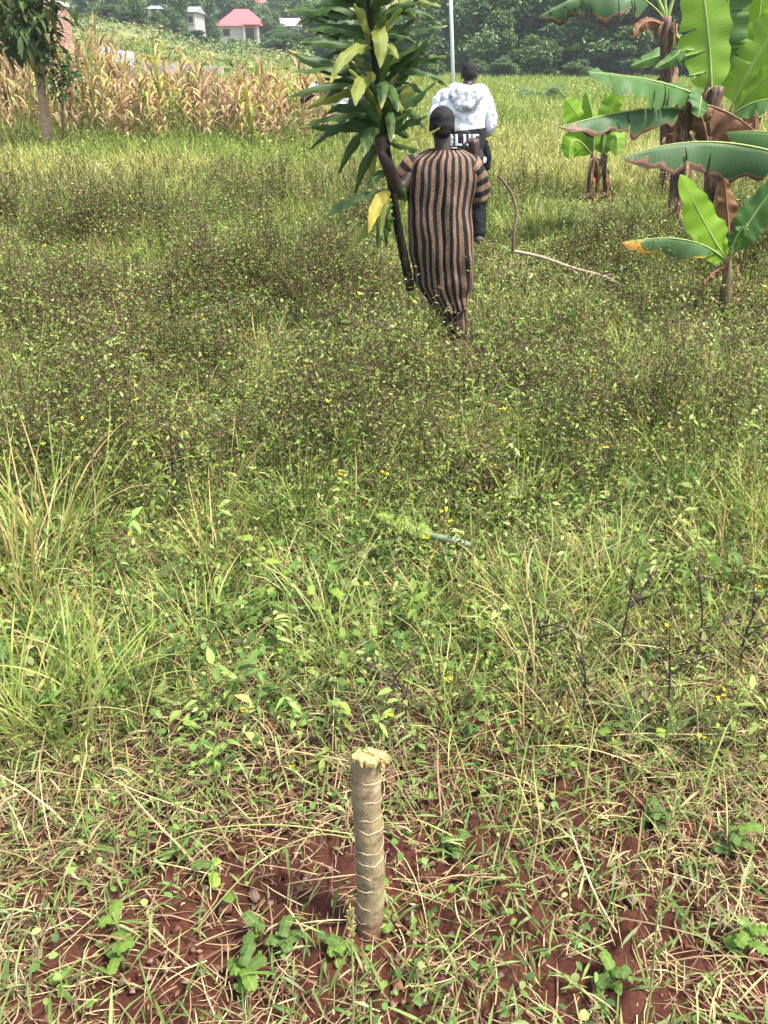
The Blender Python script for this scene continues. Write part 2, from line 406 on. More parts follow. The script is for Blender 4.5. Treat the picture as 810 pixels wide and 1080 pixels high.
# longer paler grass: left edge tussocks and loose bands elsewhere
x, y = scatter(21000, 1.2, 6, .8); e_ = edge(x, y)
k = rng.random(len(x)) < np.clip(smooth(-.45, -1.05, e_) * smooth(.36, .5, fbm(x * 2.1, y * 1.7, 88)) + .6 * smooth(.5, .62, fbm(x * 1.2, y * 1.2, 87)) * smooth(5.5, 3.5, y), 0, 1); x, y = x[k], y[k]; n = len(x)
c = pick(n, LIME + GREEN[:3] + STRAW[:3] + [(.3, .31, .12)], [.13, .13, .12, .1, .1, .08, .1, .08, .06, .1])
v.blades(on(x, y), U(n, 0, TAU), U(n, .1, .36), U(n, .002, .0055), U(n, 0, .6), U(n, .5, 1.9), c, 4, c * np.array([1.3, 1.15, 1.1]))
# scattered tussocks of light grass standing among the weeds
cx, cy = scatter(430, 1.6, 9.5, .6); k = rng.random(430) < 1 - 1.4 * tread(cx, cy); cx, cy = cx[k], cy[k]; m_ = 46
x = np.repeat(cx, m_) + rng.normal(0, .05, len(cx) * m_); y = np.repeat(cy, m_) + rng.normal(0, .05, len(cx) * m_); n = len(x); sz = np.repeat(U(len(cx), .4, 1.25), m_)
hue = np.repeat(pick(len(cx), LIME + GREEN[1:3] + STRAW[:2] + [(.3, .31, .12)]), m_, 0); c = hue * (1 + (rng.random((n, 1)) - .5) * .5)
v.blades(on(x, y), np.arctan2(y - np.repeat(cy, m_), x - np.repeat(cx, m_)) + rng.normal(0, .6, n), U(n, .12, .42) * sz, U(n, .0025, .006) * (.45 + .25 * np.minimum(y, 2.4) + .04 * y), U(n, 0, .5), U(n, .4, 1.9), c, 4, c * np.array([1.3, 1.15, 1]))
# leafy herbs of every size between the grasses
x, y = scatter(2600, 1.5, 9, .5); k = rng.random(len(x)) < (.35 + .65 * smooth(.4, .6, fbm(x * 1.1, y * .9, 111))) * (1 - .6 * tread(x, y)); x, y = x[k], y[k]; n = len(x)
hh = U(n, .08, .34) * (1 - .6 * tread(x, y)); az = U(n, 0, TAU); HP = v.blades(on(x, y), az, hh, .0028 * (1 + .1 * y), U(n, 0, .2), U(n, .1, .5), pick(n, GREEN + [(.1, .06, .04)]), 4)
hue = pick(n, GREEN + LIME + [(.10, .17, .04), (.3, .33, .11)])
for q_ in range(11):
    f_ = U(n, .25, 1.0); i_ = np.minimum((f_ * 4).astype(int), 3); fr_ = (f_ * 4 - i_)[:, None]; lp = HP[np.arange(n), i_] * (1 - fr_) + HP[np.arange(n), i_ + 1] * fr_
    L = U(n, .022, .06) * (1 + .05 * y); v.leaves(lp, U(n, 0, TAU), U(n, -.3, .9), L, L * U(n, .2, .45), U(n, .2, 1.4), hue * (1 + (rng.random((n, 1)) - .5) * .45), .25)
# loose straw stems tangled above the low growth
x, y = scatter(8000, 1.5, 9, .55); n = len(x); c = pick(n, STRAW + [(.32, .3, .12)])
v.blades(on(x, y, .02), U(n, 0, TAU), U(n, .08, .34) * (1 - .5 * tread(x, y)), U(n, .0014, .003) * (1 + .08 * y), U(n, 0, 1.2), U(n, .5, 2.2), c, 4)
v.build("field_grass", M_grass, "trampled green and yellowing grass around the cut stump", "grass")

# broad small leaves creeping near the ground
v = Veg()
x, y = scatter(34000, .6, 4.4, .6); k = rng.random(len(x)) < (1 - .85 * bare(x, y)) * smooth(.38, .58, fbm(x * 2.2, y * 2.2, 91)) * (.5 + .5 * smooth(1.1, 2.2, y)); x, y = x[k], y[k]; n = len(x)
c = pick(n, [(.07, .13, .03), (.10, .17, .035), (.14, .21, .045), (.055, .10, .03), (.2, .25, .08)])
L = U(n, .012, .042) * (.6 + .4 * smooth(1.3, 2.2, y))
v.leaves(on(x, y) + np.stack([0 * x, 0 * x, U(n, .012, .13)], -1), U(n, 0, TAU), U(n, -.3, .8), L, L * U(n, .4, .85), U(n, .2, 1.2), c, .25, (0, .25, .6, .85, 1), (.15, .95, 1, .55, .03))
v.build("creeping_leaves", M_weed, "small broad leaves creeping between the trampled grass", "ground cover")

# dark seeding weeds with yellow flowers
def weeds(v, x, y, hmin, hmax, nb, nl, hd, lsc, flower=.12, colmul=1.0, stemcols=DARK, leafcols=None, grow=.03):
    n = len(x); B = on(x, y); h = U(n, hmin, hmax) * (.35 + 1.2 * smooth(.3, .7, fbm(x * 1.3, y * 1.1, 97))) * (1 - .7 * tread(x, y)); az = U(n, 0, TAU)
    P = v.blades(B, az, h, np.maximum(.003, .0007 * y), U(n, 0, .2), U(n, .1, .6), pick(n, stemcols), 3)
    for b_ in range(nb):
        f = U(n, .25, .98); i = np.minimum((f * 3).astype(int), 2); fr = (f * 3 - i)[:, None]
        st = P[np.arange(n), i] * (1 - fr) + P[np.arange(n), i + 1] * fr
        a2 = U(n, 0, TAU); bl = h * U(n, .15, .45)
        BP = v.blades(st, a2, bl, np.maximum(.0018, .0005 * y), U(n, .3, 1.0), U(n, .0, 1.0), pick(n, stemcols), 2)
        for l_ in range(nl):
            q = U(n, 0, 1)[:, None]; lp = st * (1 - q) + BP[:, 2] * q
            lc = pick(n, leafcols or [(.12, .18, .025), (.22, .27, .045), (.31, .36, .12), (.09, .15, .03), (.18, .25, .05), (.14, .21, .04), (.09, .055, .035)], None, .25) * colmul
            L = U(n, .010, .028) * lsc * (1 + .05 * y)
            v.diamonds(lp, U(n, 0, TAU), U(n, -.8, .9), L, L * U(n, .25, .55), lc)
        for l_ in range(hd):
            L = U(n, .005, .012) * (1 + .08 * y)
            v.diamonds(BP[:, 2] + rng.normal(0, .01, (n, 3)), U(n, 0, TAU), U(n, -1, 1), L, L * .7, pick(n, stemcols + [(.12, .07, .05), (.25, .18, .1)]))
        k = rng.random(n) < flower / nb
        if k.any():
            kk = k.sum(); L = U(kk, .010, .017) * (1 + .05 * y[k])
            for w_ in range(3): v.diamonds(BP[k, 2] + rng.normal(0, .003, (kk, 3)), U(kk, 0, TAU), U(kk, -.2, .5), L, L * .7, pick(kk, [(.75, .45, .02), (.8, .52, .03)], None, .08))
v = Veg()
x, y = scatter(30000, 2.2, 14, .5); k = rng.random(len(x)) < .12 * smooth(2.3, 3, y) + .88 * weedy(x, y); x, y = x[k], y[k]
weeds(v, x, y, .16, .52, 6, 4, 4, 1.05, .03)
x, y = scatter(6000, 2.6, 12, .5); k = rng.random(len(x)) < smooth(.45, .9, weedy(x, y)); x, y = x[k], y[k]
weeds(v, x, y, .2, .5, 6, 3, 5, .9, .02, 1.0, [(.05, .028, .02), (.07, .038, .027), (.035, .02, .016), (.09, .05, .035)], [(.08, .12, .03), (.06, .035, .025), (.11, .07, .04), (.06, .09, .025), (.24, .28, .10)])
x, y = scatter(2600, 1.5, 3.8, .5); k = rng.random(len(x)) < .2 + .5 * smooth(-.1, .35, edge(x, y)); x, y = x[k], y[k]
weeds(v, x, y, .1, .3, 5, 3, 1, .9, .06)
v.build("seeding_weeds", M_weed, "belt of dark stemmed seeding weeds with tiny yellow flowers", "weeds")

# green understorey of the weed belt
v = Veg()
x, y = scatter(95000, 2.2, 13, .5); n = len(x); w_ = weedy(x, y); k = rng.random(n) < 1 - .6 * w_; x, y = x[k], y[k]; n = len(x)
c = pick(n, GREEN + LIME + [(.3, .28, .12), (.45, .38, .19), (.14, .08, .05)], [.16, .18, .13, .08, .1, .08, .08, .08, .06, .05]); h = U(n, .06, .3) * np.maximum(.12, 1 - .68 * tread(x, y)) * (.4 + 1.2 * smooth(.3, .7, fbm(x * 1.6, y * 1.2, 99)))
v.blades(on(x, y), U(n, 0, TAU), h, U(n, .0024, .005) * (1 + .09 * y), U(n, 0, .6), U(n, .4, 1.8), c, 3, c * np.array([1.25, 1.12, 1]))
n = 85000; x, y = scatter(n, 2.2, 13, .5); L = U(n, .012, .034) * (1 + .05 * y)
v.diamonds(on(x, y) + np.stack([0 * x, 0 * x, U(n, .02, .2) * np.maximum(.1, 1 - .68 * tread(x, y))], -1), U(n, 0, TAU), U(n, -.7, .9), L, L * U(n, .22, .5), pick(n, GREEN + LIME + [(.36, .35, .16), (.13, .08, .05)], None, .25))
v.build("meadow_undergrowth", M_grass, "low green growth under the seeding weeds", "undergrowth")

# meadow to the trees
v = Veg()
x, y = scatter(190000, 7.5, 96, -.45, .5, 2); n = len(x)
pn = fbm(x * .22, y * .16, 101); pg = smooth(.36, .6, pn); rt = smooth(13, 45, y) * smooth(-.1, .1, x / y)
keep = rng.random(n) < 1 - .75 * weedy(x, y); x, y, pg, rt = x[keep], y[keep], pg[keep], rt[keep]; n = len(x)
yel = pick(n, [(.30, .31, .09), (.38, .36, .13), (.25, .28, .065), (.46, .40, .2), (.30, .2, .12)], [.28, .25, .25, .14, .08]); grn = pick(n, [(.14, .215, .035), (.19, .255, .045), (.11, .17, .03)])
w_ = (.8 * pg * (1 - .9 * rt))[:, None]; c = yel * w_ + grn * (1 - w_)
h = U(n, .1, .38) * (1 + .012 * y) * (.55 + .9 * fbm(x * .5, y * .35, 103)) * np.maximum(.12, 1 - .68 * tread(x, y))
v.blades(on(x, y), U(n, 0, TAU), h, (.003 + .0009 * y) * U(n, .5, 1.4), U(n, 0, .6), U(n, .3, 1.9), c, 3, c * np.array([1.2, 1.1, 1.05]))
n = 110000; x, y = scatter(n, 7.5, 80, -.3, .5, 2); L = (.012 + .0018 * y) * U(n, .5, 1.5)
v.diamonds(on(x, y) + np.stack([0 * x, 0 * x, U(n, .05, .4) * np.maximum(.1, 1 - .68 * tread(x, y))], -1), U(n, 0, TAU), U(n, -.7, .9), L, L * U(n, .22, .5), pick(n, [(.22, .26, .07), (.34, .34, .13), (.13, .19, .04), (.44, .4, .2), (.14, .09, .055)], [.28, .25, .22, .15, .1], .25))
x, y = scatter(7000, 8, 30, 0, .5, 2); k = rng.random(len(x)) < .15 + .85 * smooth(.45, .6, fbm(x * .3, y * .2, 107)) * smooth(1, -2, x - y * .1); x, y = x[k], y[k]
weeds(v, x, y, .2, .45, 5, 2, 3, .9, .0)
v.build("meadow_grass", M_grass, "bright yellow green meadow grass reaching back to the trees", "grass")
#@@ENDVEG

# ------------------------------------------------------------------ cut dracaena stump in front
m, nt, b, out = newmat("ringed_grey_bark")
u, ux, uy = uvco(nt); oc = objco(nt)
wob = noise(nt, oc, 22, 2, .5)
n1 = noise(nt, oc, 45, 6, .65); n2 = noise(nt, oc, 12, 4)
c = mixc(nt, n2, (.20, .145, .072), (.33, .265, .148)); c = mixc(nt, .5, c, ramp(nt, n1, [(.3, (.5, .5, .5)), (.7, (1.35, 1.3, 1.25))]), 'MULTIPLY')
c = mixc(nt, ramp(nt, noise(nt, oc, 26, 5, .7), [(.52, (0, 0, 0)), (.62, (.75, .75, .75))]), c, (.105, .075, .042))
c = mixc(nt, ramp(nt, noise(nt, oc, 18, 4, .6), [(.58, (0, 0, 0)), (.7, (.5, .5, .5))]), c, (.34, .34, .22))
mp = nd(nt, "ShaderNodeMapping"); mp.inputs["Scale"].default_value = (1, 1, .12); nt.links.new(oc, mp.inputs[0]); crk = noise(nt, mp.outputs[0], 110, 4, .7)
c = mixc(nt, ramp(nt, crk, [(.30, (.8, .8, .8)), (.40, (0, 0, 0))]), c, (.06, .04, .025))
spz = nt.nodes.new("ShaderNodeSeparateXYZ"); nt.links.new(oc, spz.inputs[0])
c = mixc(nt, ramp(nt, math_n(nt, 'ADD', spz.outputs[2], math_n(nt, 'MULTIPLY', math_n(nt, 'SUBTRACT', n1, .5), .16)), [(.03, (.85, .85, .85)), (.11, (0, 0, 0))]), c, (.12, .05, .03))
dots = ramp(nt, noise(nt, oc, 90, 2), [(.68, (1, 1, 1)), (.74, (.15, .13, .1))])
c = mixc(nt, .8, c, dots, 'MULTIPLY')
nt.links.new(c, b.inputs["Base Color"]); b.inputs["Roughness"].default_value = .85; b.inputs["Specular IOR Level"].default_value = .2
bump(nt, b, math_n(nt, "ADD", n1, math_n(nt, "MULTIPLY", crk, 1.2)), .7, .005); M_stump = m
M_ring = plain("pale_leaf_scar", (.50, .37, .21), .85, .3, 60, .2, .3, 0, .003)
m, nt, b, out = newmat("crumbly_cut_wood")
oc = objco(nt); nn = noise(nt, oc, 70, 5)
nt.links.new(ramp(nt, nn, [(.3, (.16, .09, .035)), (.42, (.27, .18, .065)), (.55, (.42, .31, .12)), (.7, (.35, .32, .11))]), b.inputs["Base Color"])
b.inputs["Roughness"].default_value = .9; bump(nt, b, nn, .7, .006); M_cut = m

B = Wg(389, 1.06); T = W(389.5, 799, 1.075)
root = empty("stump", B, "short upright cut stump with pale rings and yellow crumbly top in the red soil", "stump")
pts = [B + (T - B) * t + Vector((.006 * math.sin(t * 4.2 + .4) - .002, 0, 0)) for t in np.linspace(-.12, 1, 46)]
rr = [.0293 + .0010 * math.sin(i * .7) + .0009 * math.sin(i * 1.9 + 1) + .0012 * (1 - i / 45) + (.002 if i < 8 else 0) for i in range(46)]
trunk = tube("trunk", pts, rr, M_stump, root, 32)
for vv in trunk.data.vertices:     # slanted cut, front lip higher
    f_ = max(0, (vv.co.z - (T - B).z * .93) / ((T - B).z * .07)); vv.co.z -= min(1.2, f_) * .55 * (vv.co.y - (T - B).y)
ax = (T - B); Lz = ax.length
rings = [(.05, .006, 1.2, 0), (.135, .008, 1.1, 2), (.235, .007, -.2, 3), (.335, .009, .4, 0), (.40, .006, -.9, 1), (.475, .008, 1.2, 3), (.555, .008, .5, 1.2), (.655, .007, 1.0, 3.5), (.735, .009, .6, 2), (.845, .006, 1.1, 0), (.92, .005, .8, 4)]
for f, th, amp, ph in rings:
    n = 48; V = []; Qr = []
    for k in range(n + 1):
        an = TAU * k / n
        zc = f * Lz + .010 * amp * math.sin(an + ph) + .004 * math.sin(3 * an + ph) + .0015 * math.sin(8 * an + ph * 5) - (.006 * math.exp(-((an - ph - 2.2) / .35) ** 2) if int(ph * 10) % 2 == 0 else 0)
        t_ = th * .27 * (.8 + .5 * math.sin(2 * an + ph * 3) + .25 * math.sin(7 * an + ph))
        ce = B + ax * (zc / Lz)
        for dz, dr in ((-t_, .0), (-t_ * .5, .0007), (t_ * .5, .0007), (t_, .0)):
            r = .0302 + dr + (.001 if f < .1 else 0); V.append((ce.x + r * math.cos(an), ce.y + r * math.sin(an), ce.z + dz))
    for k in range(n):
        for j in range(3): Qr.append((k * 4 + j, (k + 1) * 4 + j, (k + 1) * 4 + j + 1, k * 4 + j + 1))
    part("leaf_scar", V, Qr, M_ring, root)
# crumbly cap: flat ragged disc of pale pith overhanging the rim
bm = bmesh.new(); nA, nR = 40, 7; rc = random.Random(8); ringv = []
rim = [.034 + .007 * fbm(np.array([math.cos(TAU * k / nA) * 2.2 + 5]), np.array([math.sin(TAU * k / nA) * 2.2 + 5]), 3)[0] + rc.uniform(-.0035, .005) for k in range(nA)]
for j in range(nR + 1):
    for s_ in (0, 1):
        rv = []
        for k in range(nA):
            an = TAU * k / nA; r = rim[k] * .9 * max(j / nR, .02); tz = -.55 * r * math.sin(an); top = .010 + rc.uniform(-.004, .004) - .004 * (j / nR) ** 3
            bot = -.004 + (-.007 if j == nR and rc.random() < .35 else 0) + rc.uniform(-.002, .001)
            rv.append(bm.verts.new(T + Vector((r * math.cos(an), r * math.sin(an), tz + (top if s_ == 0 else bot)))))
        ringv.append(rv)
for j in range(nR):
    for s_ in (0, 1):
        a_, b_ = ringv[j * 2 + s_], ringv[j * 2 + 2 + s_]
        for k in range(nA):
            q_ = [a_[k], b_[k], b_[(k + 1) % nA], a_[(k + 1) % nA]]; bm.faces.new(q_ if s_ == 0 else q_[::-1])
a_, b_ = ringv[nR * 2], ringv[nR * 2 + 1]
for k in range(nA): bm.faces.new([a_[k], b_[k], b_[(k + 1) % nA], a_[(k + 1) % nA]])
for k in range(60):
    an = rc.uniform(0, TAU); r = rc.uniform(.012, .042); c_ = T + Vector((r * math.cos(an), r * math.sin(an), -.55 * r * math.sin(an) + (.006 if r < .034 else rc.uniform(-.012, .004)) + rc.uniform(-.003, .003)))
    mm = Matrix.Translation(c_) @ Matrix.Rotation(rc.uniform(0, 3), 4, Vector((rc.random(), rc.random(), 1))) @ Matrix.Diagonal((rc.uniform(.003, .008), rc.uniform(.002, .006), rc.uniform(.002, .005), 1))
    for vv in bmesh.ops.create_icosphere(bm, subdivisions=1, radius=1, matrix=mm)["verts"]: vv.co += Vector([rc.uniform(-.0012, .0012) for _ in range(3)])
bm_obj("cut_top", bm, M_cut, root, False)

# ------------------------------------------------------------------ big strap and banana leaves
def leaf_mat(name, base, dark, rib, edge=None, edge_amt=0.0, tip_amt=0.0, trans=.35, vein='cross', tint=(1.2, 1.1, .45), rough=.5, patch=0.0):
    m, nt, b, out = newmat(name)
    u, ux, uy = uvco(nt); oc = objco(nt)
    av = math_n(nt, 'ABSOLUTE', math_n(nt, 'SUBTRACT', math_n(nt, 'MULTIPLY', ux, 2), 1))
    nz = noise(nt, oc, 5, 4); nf = noise(nt, oc, 30, 4)
    c = mixc(nt, nz, base, dark)
    wv = nd(nt, "ShaderNodeTexWave"); wv.wave_type = 'BANDS'; wv.bands_direction = 'Y' if vein == 'cross' else 'X'
    wv.inputs["Scale"].default_value = 14 if vein == 'cross' else 3.2; wv.inputs["Distortion"].default_value = 3.0; wv.inputs["Detail"].default_value = 3; wv.inputs["Detail Scale"].default_value = .6
    nt.links.new(u, wv.inputs["Vector"])
    c = mixc(nt, .22 if vein == 'cross' else .5, c, ramp(nt, wv.outputs[1], [(.2, (.78, .8, .75)), (.8, (1.14, 1.13, 1.08))]), 'MULTIPLY')
    ribf = ramp(nt, av, [(.03, (1, 1, 1)), (.075, (0, 0, 0))])
    c = mixc(nt, ribf, c, rib)
    if edge:
        e = math_n(nt, 'ADD', math_n(nt, 'MULTIPLY', math_n(nt, 'POWER', av, 4), edge_amt), math_n(nt, 'MULTIPLY', math_n(nt, 'POWER', uy, 4), tip_amt))
        e = math_n(nt, 'ADD', e, math_n(nt, 'MULTIPLY', math_n(nt, 'SUBTRACT', nz, .5), 1.0 + patch))
        e = math_n(nt, 'ADD', e, math_n(nt, 'MULTIPLY', math_n(nt, 'SUBTRACT', nf, .5), .45))
        f1 = ramp(nt, e, [(.50, (0, 0, 0)), (.60, (1, 1, 1))]); f2 = ramp(nt, e, [(.60, (0, 0, 0)), (.78, (1, 1, 1))])
        c = mixc(nt, f1, c, edge[0]); c = mixc(nt, f2, c, edge[1])
    nt.links.new(c, b.inputs["Base Color"]); b.inputs["Roughness"].default_value = rough; b.inputs["Specular IOR Level"].default_value = .18
    bump(nt, b, math_n(nt, "ADD", wv.outputs[1], math_n(nt, "MULTIPLY", nf, .8)), .12, .006)
    leafy(nt, b, out, c, trans, tint); return m
YB = ((.42, .27, .06), (.13, .07, .035))
M_ban = leaf_mat("banana_leaf", (.085, .17, .045), (.055, .125, .035), (.24, .30, .1), YB, .42, .2)
M_banlime = leaf_mat("young_banana_leaf", (.21, .36, .03), (.17, .31, .03), (.30, .40, .09), None, trans=.5)
M_banbright = leaf_mat("sunlit_banana_leaf", (.22, .37, .05), (.17, .31, .045), (.34, .42, .12), None, trans=.48)  # lit copy of the banana leaf: sun glow put into a paler green
M_bandark = leaf_mat("browning_banana_leaf", (.06, .115, .045), (.04, .085, .03), (.17, .2, .08), ((.24, .13, .07), (.085, .045, .035)), .95, .55, .22)
M_banorange = leaf_mat("orange_tipped_banana_leaf", (.085, .155, .06), (.06, .12, .04), (.2, .24, .1), ((.48, .3, .05), (.42, .2, .04)), .5, .8, .25)
M_bandead = leaf_mat("dead_banana_leaf", (.26, .12, .045), (.05, .026, .018), (.30, .17, .08), ((.30, .15, .05), (.07, .04, .03)), .5, .2, .15, patch=.6)
M_rib = plain("green_midrib", (.24, .31, .09), .5, .25, 6)
M_ribd = plain("brown_midrib", (.2, .12, .06), .7, .3, 10)
M_drac = leaf_mat("dracaena_leaf", (.06, .105, .026), (.035, .07, .018), (.085, .13, .035), ((.28, .27, .07), (.2, .12, .05)), .25, .6, .3, 'long', rough=.42)
M_dracpale = leaf_mat("pale_dracaena_leaf", (.22, .25, .055), (.16, .19, .04), (.26, .27, .07), ((.36, .29, .1), (.26, .15, .06)), .12, .5, .4, 'long')
M_dracyel = leaf_mat("yellow_dracaena_leaf", (.46, .37, .06), (.34, .28, .06), (.42, .36, .1), ((.4, .24, .08), (.2, .1, .05)), .2, .4, .4, 'long')

def bez(a, b, c, t): return a * (1 - t) ** 2 + b * 2 * t * (1 - t) + c * t * t
def big_leaf(parent, P0, P1, P2, width, mat, up=(0, 0, 1), fold=.35, petiole=.1, n=30, nc=10, ripple=.03, tears=0, seed=0, ribmat=None, prof=None, ribr=.012, name="leaf", label=None, midrib=True, twist=0):
    rd = random.Random(seed); a, b, c = Vector(P0), Vector(P1), Vector(P2); up = Vector(up)
    V = []; UV = []; Qs = []; ph = rd.uniform(0, 6); ph2 = rd.uniform(0, 6)
    ct = []
    tcut = sorted(rd.uniform(petiole + .1, .97) for _ in range(tears)); ts = [i / n for i in range(n + 1)]; thin = {}
    for t0 in tcut:
        ts += [t0, t0 + .006]; thin[t0] = (rd.choice((0, 1)), rd.randint(3, max(3, nc // 2)))
    ts.sort(); n0 = n; n = len(ts) - 1
    for i in range(n + 1):
        t = ts[i]; p = bez(a, b, c, t); d = ((b - a) * (1 - t) + (c - b) * t).normalized(); ct.append(p)
        sd = d.cross(up)
        sd = sd.normalized() if sd.length > 1e-3 else Vector((1, 0, 0))
        if twist: sd = Quaternion(d, twist * t) @ sd
        nr = sd.cross(d).normalized()
        tt = max(0, (t - petiole) / (1 - petiole))
        pr = prof(tt) if prof else min(1, (math.sin(math.pi * min(1, tt ** .75 * 1.0)) ** .55 if 0 < tt < 1 else 0))
        w = max(width * .5 * pr * (1 + .05 * math.sin(t * 23 + ph) + .04 * math.sin(t * 57 + ph2)), .012 if t < .98 else .002)
        for k in range(nc + 1):
            q = k / nc * 2 - 1; aq = abs(q)
            rp = ripple * aq * (math.sin(t * 17 + ph + (2 if q > 0 else 0)) * .6 + math.sin(t * 41 + ph2 * q) * .4) * min(1, w / (width * .3 + 1e-6))
            fa = fold * (1 + .3 * math.sin(t * 7 + ph * (1 if q > 0 else 1.7)))
            fb = fa * (.72 + .28 * aq); V.append(p + sd * (q * w * math.cos(fb)) - nr * (aq * w * math.sin(fb)) + nr * rp); UV.append((k / nc, t))
    cut = set()
    for i in range(n):
        if ts[i] in thin:
            s_, dp = thin[ts[i]]
            for k in range(dp): cut.add((i, k if s_ == 0 else nc - 1 - k))
            for k in range(dp + 1):      # the slit gapes and its lips curl
                kk = k if s_ == 0 else nc - k; g_ = (dp - k) / dp
                for ii, sg in ((i, -1), (i + 1, 1)):
                    q_ = V[ii * (nc + 1) + kk]; d_ = (ct[min(ii + 1, n)] - ct[max(ii - 1, 0)]).normalized()
                    V[ii * (nc + 1) + kk] = q_ + d_ * sg * g_ * width * .03 + Vector((0, 0, rd.uniform(-.03, .01))) * g_ * width
    for i in range(n):
        for k in range(nc):
            if (i, k) in cut: continue
            q = i * (nc + 1) + k; Qs.append((q, q + 1, q + nc + 2, q + nc + 1))
    o = part(name, [tuple(v_) for v_ in V], Qs, mat, parent, UV=UV)
    if label: o["label"] = label
    if midrib:
        tube("midrib", [p for p in ct], [ribr * (1 - .8 * i / n) for i in range(n + 1)], ribmat or M_rib, o, 8)
    return o
def stem_mat(name, cols, sc):
    m, nt, b, out = newmat(name); u, ux, uy = uvco(nt); oc = objco(nt)
    mp = nd(nt, "ShaderNodeMapping"); mp.inputs["Scale"].default_value = (1, 1, .18); nt.links.new(oc, mp.inputs[0])
    n1 = noise(nt, mp.outputs[0], sc, 5, .6)
    nt.links.new(ramp(nt, n1, cols), b.inputs["Base Color"]); b.inputs["Roughness"].default_value = .75; bump(nt, b, n1, .6, .02); return m
M_pseudo = stem_mat("banana_pseudostem", [(.32, (.025, .013, .010)), (.45, (.07, .034, .022)), (.56, (.12, .062, .036)), (.64, (.25, .16, .09)), (.75, (.07, .05, .03))], 34)
M_pseudog = stem_mat("greenish_pseudostem", [(.3, (.1, .05, .03)), (.45, (.2, .13, .06)), (.6, (.2, .2, .07)), (.75, (.3, .22, .12))], 26)

M_sheath = plain("papery_sheath", (.22, .13, .075), .85, .55, 18, .15, .4, 0, .01)
def pseudo(parent, pts, r0, r1, mat=M_pseudo, n=14):
    P = catmull(pts, 6); N = len(P)
    rd = random.Random(int(r0 * 1e4) + N)
    ph = [rd.uniform(0, 6) for _ in range(4)]
    o = tube("pseudostem", P, [r0 + (r1 - r0) * (i / (N - 1)) ** .8 for i in range(N)], mat, parent, n, lambda i, an: 1 + .1 * math.sin(3 * an + ph[0] + i * .15) + .06 * math.sin(7 * an + ph[1] - i * .2))
    # loose dry sheaths
    for k in range(max(8, int(N * .9))):
        i = rd.randint(0, N - 3); an = rd.uniform(0, TAU); p = P[i]; r = r0 + (r1 - r0) * i / N
        dirv = Vector((math.cos(an), math.sin(an), 0)); L = rd.uniform(.12, .45) * min(1, r0 / .08)
        big_leaf(parent, p + dirv * r * .9 + Vector((0, 0, L * .6)), p + dirv * (r * 1.6 + .03) + Vector((0, 0, L * .4)), p + dirv * (r * 1.4 + .03) - Vector((0, 0, L * .5)), r * rd.uniform(.6, 1.1), rd.choice((M_bandead, M_sheath, M_sheath)), dirv, -.3, 0, 8, 4, .014, seed=k, name="dry_sheath", midrib=False)
    return o
def L3(root, spec, seed0=0):
    for k, (p0, p1, p2, w, mat, kw) in enumerate(spec):
        big_leaf(root, W(*p0), W(*p1), W(*p2), w, mat, seed=seed0 + k, **kw)
toC = (0, -1, .35)       # leaf face turned towards the path

# big leaning banana: stem behind the sucker
YA = 9.5
B = Wg(713, YA)
r_ = empty("banana_plant", B, "banana plant with brown stem and long drooping dark leaves browned along the edge", "banana plant")
pseudo(r_, [B - Vector((0, 0, .1)), W(714, 200, YA), W(718, 150, YA + .02), W(728, 108, YA + .05)], .098, .065)
L3(r_, [
    ((737, 101, YA), (690, 80, YA - .35), (620, 76, YA - .7), .50, M_ban, dict(up=(0, -.6, .8), fold=.5, ribr=.012, tears=8, n=46, nc=12, ripple=.05)),
    ((724, 116, YA), (680, 107, YA - .4), (590, 134, YA - .8), .46, M_bandark, dict(up=(0, -.15, 1), fold=1.0, ribr=.012, tears=5, n=46, nc=12, ripple=.05)),
    ((730, 108, YA), (790, 115, YA - .2), (822, 172, YA - .3), .50, M_bandead, dict(up=(-.2, -.5, .7), fold=.9, ribmat=M_ribd, tears=5, ripple=.07)),
    ((726, 105, YA), (742, 112, YA - .12), (748, 160, YA - .18), .40, M_bandead, dict(up=(0, -1, .2), fold=1.0, ribmat=M_ribd, tears=6, ripple=.08, nc=12)),
    ((722, 110, YA), (712, 118, YA - .1), (708, 165, YA - .12), .22, M_bandead, dict(up=(0, -1, .2), fold=.8, ribmat=M_ribd, tears=4, ripple=.06)),
    ((738, 104, YA), (742, 95, YA - .2), (736, 124, YA - .32), .26, M_ban, dict(up=(0, -1, .1), fold=.3)),
], 10)
